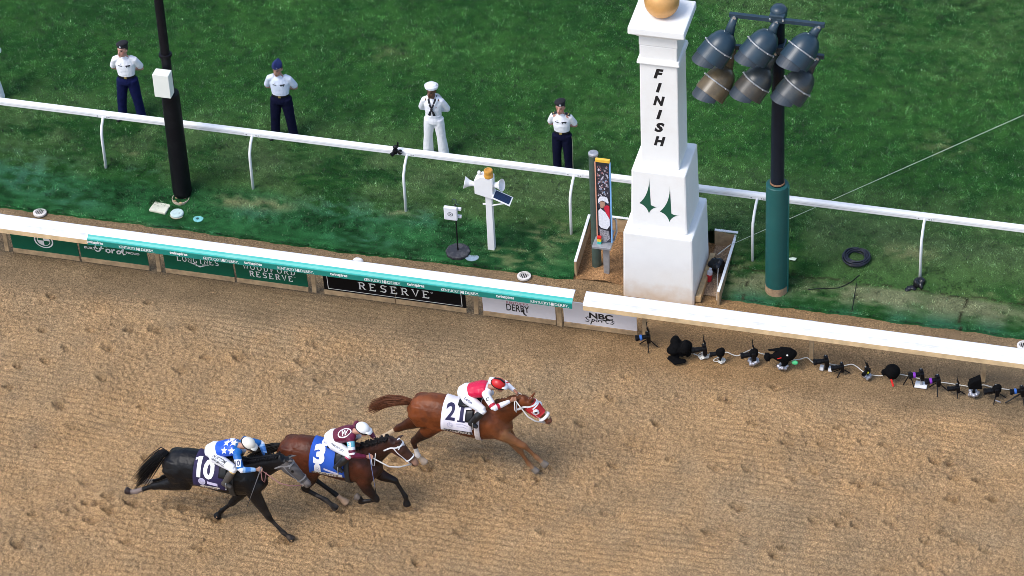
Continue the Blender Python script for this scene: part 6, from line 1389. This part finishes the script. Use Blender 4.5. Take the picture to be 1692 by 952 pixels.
# ================================================================== REMOTE CAMERAS BY THE RAIL
FOIL = M('foil', (.40, .40, .44), .3, .35, 40, metal=.7, bump=.8, bscale=60)
CAMB = M('camera_black', (.003, .003, .004), .45, .25, 25, spec=.2); RING = {'blue': M('ring_blue', (.03, .12, .42), .3), 'purple': M('ring_purple', (.20, .03, .36), .3)}
CORD = M('white_cord', (.66, .64, .58), .6)
GRPC = 'remote cameras lined along the dirt rail'
def rig(px, py, label, h=.24, kind='slr', ring=None, antenna=False, foot='tripod', face=(-.93, -.36, -.05), sz=1.12, seed=0, extra=None):
    g = at(px, py); t = tag(empty('remote_camera', (g.x, g.y, 0)), label, 'camera', GRPC); rr = random.Random(seed)
    f = V(face).normalized(); u = V(0, 0, 1); r = f.cross(u).normalized(); u = r.cross(f); B = Matrix((r, f, u)).transposed(); c = V(0, 0, h)
    if foot == 'tripod':
        for k in range(3):
            a = rr.random()+k*2.09; MB().tube([c-u*.05, V(.15*sz*math.cos(a), .15*sz*math.sin(a), -.01)], .010, 6).build('leg', CAMB, t)
        MB().ell(c-u*.075, (.024, .024, .024), None, 10, 6).build('ball_head', CAMB, t, smooth=True)
    elif foot == 'foil':
        MB().tube([c-u*.05, V(0, 0, .03)], .022, 8).build('stem', CAMB, t); mb = MB()
        for k in range(9): a = k*.7; mb.ell((.06*math.cos(a)*sz, .06*math.sin(a)*sz, .03+.05*rr.random()), (.045, .035, .04), Matrix.Rotation(a, 3, 'Z'), 7, 5)
        MB().build('foil_wrap', FOIL, t, mesh=fuse(mb, .012, 0))
    elif foot == 'cord':
        MB().tube([c-u*.05, V(0, 0, .0)], .020, 8).build('stem', CAMB, t); mb = MB()
        for k in range(5): a = rr.random()*6.3; mb.tube([(.03*math.cos(a)+.10*math.cos(a+b)*(.5+.5*math.sin(b*2)), .03*math.sin(a)+.06*math.sin(a+b), .02+.02*math.sin(b*3+k)) for b in [i*.35 for i in range(19)]], .009, 5)
        mb.build('cord_bundle', CORD, t, smooth=True)
    elif foot == 'plate':
        MB().tube([c-u*.05, V(0, 0, .02)], .028, 8).build('stem', STEEL, t); MB().box((0, 0, .015), (.21, .17, .02)).build('plate', WHITE, t, bevel=.003)
    elif foot == 'blocks':
        MB().tube([c-u*.05, V(0, 0, .02)], .028, 8).build('stem', CAMB, t)
        for s in (-1, 1): MB().box((s*.075, 0, .035), (.07, .09, .07)).build('block', WHITE, t, bevel=.01)
    if kind in ('slr', 'hooded_slr'):
        b = MB().box(c, (.145*sz, .065*sz, .11*sz), B).build('body', CAMB, t, bevel=.012)
        MB().box(c+u*.062*sz, (.06*sz, .06*sz, .035*sz), B, .75).build('prism', CAMB, b, bevel=.006); MB().box(c-u*.07*sz, (.135*sz, .06*sz, .045*sz), B).build('grip', CAMB, b, bevel=.008)
        l = MB().lathe([(.036*sz, 0), (.038*sz, .05*sz), (.043*sz, .06*sz), (.043*sz, .12*sz), (.050*sz, .135*sz), (.052*sz, .17*sz), (.044*sz, .17*sz), (.04*sz, .14*sz)], c+f*.03*sz, f, 18).build('lens', CAMB, t)
        if ring: MB().lathe([(.0445*sz, .065*sz), (.047*sz, .07*sz), (.047*sz, .10*sz), (.0445*sz, .105*sz)], c+f*.03*sz, f, 18).build('lens_ring', RING[ring], l)
        mb = MB(); mb.lathe([(.012, 0), (.012, .012)], c+u*.055*sz+r*.05*sz, u, 8); mb.build('dial', GREY, b)
    if kind in ('bag', 'dome', 'long', 'tri', 'hooded_slr'):
        mb = MB()
        if kind == 'bag':
            for k in range(16): mb.ell((rr.uniform(-.19, .18), rr.uniform(-.09, .09), rr.uniform(.08, .30)), (rr.uniform(.07, .12), rr.uniform(.07, .11), rr.uniform(.07, .11)), None, 10, 7)
            mb.ell((.15, .02, .33), (.03, .03, .08), None, 8, 6); mb.loft([(-.14, -.1, .06), (0, -.16, .03), (.16, -.12, .04)], [.06, .09, .05], [.03, .04, .03], (0, 1, 0), 8)
        elif kind == 'dome': mb.ell(c, (.14, .13, .13)); mb.ell(c-u*.09, (.10, .09, .07)); mb.loft([c+f*.08, c+f*.17], [.05, .06], [.05, .06], r, 12)
        elif kind == 'long':
            mb.loft([c-f*.24, c-f*.16, c, c+f*.10, c+f*.16], [.04, .10, .13, .09, .05], [.05, .12, .16, .11, .06], r, 12); mb.loft([c+f*.14, c+f*.22, c+f*.24, c+f*.30], [.04, .04, .075, .085], [.04, .04, .075, .085], r, 12); mb.loft([c+f*.05+u*.13, c+f*.22+u*.15], [.05, .02], [.02, .015], r, 8); mb.ell(c-u*.15, (.07, .07, .09))
        elif kind == 'tri': mb.extrude([c+f*.11-u*.06-r*.06, c+f*.08+u*.07-r*.06, c-f*.11+u*.14-r*.06, c-f*.12-u*.10-r*.06], r*.13)
        else: mb.ell(c+u*.01, (.085, .075, .085)); mb.ell(c-f*.03+u*.05, (.06, .06, .06))
        MB().build('rain_cover', DARKF, t, mesh=fuse(mb, .012, 2 if kind != 'tri' else 1), smooth=(kind != 'tri'))
    if antenna:
        a = MB().box(c+u*.13*sz-f*.01+r*.01, (.035, .03, .09), Matrix.Rotation(-.3, 3, 'Y') @ B).build('trigger', CAMB, t, bevel=.004); MB().tube([c+u*.16*sz+r*.015, c+u*.26*sz+r*.05], .007, 6).build('aerial', CAMB, a)
    if extra: extra(t, c, f, u, r)
    return t
M('strap_red', (.60, .03, .025), .8, spec=.1)
def red_strap(t, c, f, u, r): MB().loft([c+V(.0, -.12, -.08), c+V(.05, -.16, -.2)], [.018, .018], [.010]*2, (1, 0, 0), 6).build('red_strap', M('strap_red', (.60, .04, .03), .8, spec=.1), t)
def marks6(t, c, f, u, r):
    n = V(0, -.8, .6); MB().box(c+V(-.03, -.135, .03), (.08, .006, .016), Matrix.Rotation(-.5, 3, 'Y')).build('red_tag', M('strap_red'), t); MB().ell(c+V(.22, -.02, -.12), (.06, .035, .045), None, 8, 6).build('green_tape', M('tape_green', (.08, .50, .20), .6), t)
    MB().ell(c+V(.10, -.10, .09), (.018, .012, .018), None, 8, 6).build('white_dot', WHITE, t)
def yellow(t, c, f, u, r): MB().ell(c+V(.01, -.05, -.03), (.030, .012, .022), None, 10, 6).build('yellow_sticker', M('yellow', (.62, .62, .02), .5), t)
def shine(t, c, f, u, r): MB().loft([c+V(.0, -.09, -.16), c+V(.09, -.1, -.18)], [.015, .012], [.006]*2, (0, 1, 0), 6).build('silver_clip', FOIL, t)
rig(1071, 572, 'camera with blue lens ring on a small tripod, first one beside the white board', .22, ring='blue', antenna=True, seed=1)
rig(1120, 590, 'big lumpy black bag covering two cameras, second from the left end of the row', kind='bag', foot=None, seed=2)
rig(1164, 590, 'camera with upright trigger above a white cord bundle, right of the lumpy black bag', .19, antenna=True, foot='cord', seed=3)
rig(1190, 598, 'small black camera with white loops at its foot, left of a sagging cord', .20, kind='hooded_slr', foot='cord', seed=4, sz=.9)
rig(1245, 601, 'rounded black camera with red tipped aerial on a foil foot, left of the long lens', .22, kind='hooded_slr', antenna=True, foot='foil', seed=5)
rig(1293, 609, 'long black covered camera with red tag and green tape, largest lens of the row', .31, kind='long', foot='foil', seed=6, extra=marks6, face=(-.96, -.1, -.25))
rig(1365, 611, 'camera standing on two white blocks right of the green tape', .21, foot='blocks', seed=7)
rig(1391, 616, 'low black camera pointing left, right of the one on white blocks', .14, foot='tripod', seed=8, sz=.95)
rig(1433, 625, 'narrow camera with a yellow sticker and short aerial', .20, foot='foil', antenna=True, seed=9, sz=.75, extra=yellow, face=(-.3, -.9, -.1))
rig(1474, 628, 'round domed black rain cover with a red strap below', .20, kind='dome', foot=None, seed=10, extra=red_strap)
g = at(1503, 634); t = tag(empty('mini_tripod', (g.x, g.y, 0)), 'bare black mini tripod without camera between dome and purple ringed camera', 'tripod')
for a in (3.5, 5.6, 1.5): MB().tube([(0, 0, .22), (.11*math.cos(a), .11*math.sin(a), -.01)], .010, 6).build('leg', CAMB, t)
MB().ell((0, 0, .24), (.035, .03, .03), None, 10, 6).build('ball_head', CAMB, t, smooth=True)
rig(1522, 637, 'camera with purple lens ring mounted on a white square plate', .26, ring='purple', foot='plate', seed=12)
rig(1549, 645, 'camera with purple lens ring on black tripod, right of the white plate', .24, ring='purple', foot='tripod', seed=13)
rig(1582, 650, 'low black camera with tall trigger and spread legs left of a triangular hood', .13, antenna=True, foot='tripod', seed=14, sz=.9)
rig(1609, 654, 'black triangular hood on a shiny foil base beside the timber post', .27, kind='tri', foot='foil', seed=15)
rig(1646, 658, 'bulky covered camera with a silver clip below, second from the right edge', .19, kind='hooded_slr', foot='tripod', seed=16, sz=1.1, extra=shine)
rig(1688, 661, 'camera with blue lens ring and a long leg reaching left, at the right edge', .22, ring='blue', foot='tripod', seed=17, sz=1.05, extra=lambda t, c, f, u, r: MB().tube([c-u*.06, V(-.26, -.13, .0)], .013, 6).build('leg', CAMB, t))
def gl(px, py, z=.02): p_ = at(px, py, z); return (p_.x, p_.y, z)
cable('white_cable', [gl(*q) for q in [(1138, 582), (1150, 586), (1163, 592), (1176, 583), (1190, 586), (1200, 582), (1210, 586), (1219, 588), (1229, 583), (1243, 578), (1257, 584), (1275, 588), (1300, 595), (1320, 594), (1333, 591), (1342, 598), (1350, 600), (1362, 599), (1378, 603), (1395, 604), (1407, 602), (1416, 606), (1426, 614), (1438, 619), (1455, 621), (1472, 617), (1490, 619), (1512, 624), (1540, 630), (1565, 633), (1590, 637), (1612, 640), (1624, 636), (1640, 640), (1660, 643), (1692, 646), (1730, 650)]], .009, CORD, 'white cable linking the remote cameras along the dirt', 'cable')
# a small rig clamped on the turf rail
g = aty(657, 247, 1.56); t = tag(empty('rail_camera', (g.x, 1.56, g.z)), 'small black camera clamped on the white turf rail above a curved post', 'camera')
MB().box((-.04, -.03, -.03), (.09, .08, .08)).build('body', CAMB, t, bevel=.012); MB().lathe([(.035, 0), (.04, .06), (.03, .065)], (-.06, -.06, -.05), (-.6, -.7, -.3), 14).build('lens', CAMB, t)
MB().ell((.05, -.02, -.04), (.045, .05, .05), None, 10, 8).build('clamp', CAMB, t, smooth=True); MB().ell((-.04, .0, .05), (.05, .04, .04), None, 10, 8).build('mount', DARK, t, smooth=True); MB().tube([(0, .02, .04), (.0, .03, .14)], .018, 8).build('trigger', CAMB, t); MB().ell((.08, -.05, -.02), (.012, .012, .018), None, 8, 6).build('highlight', FOIL, t)
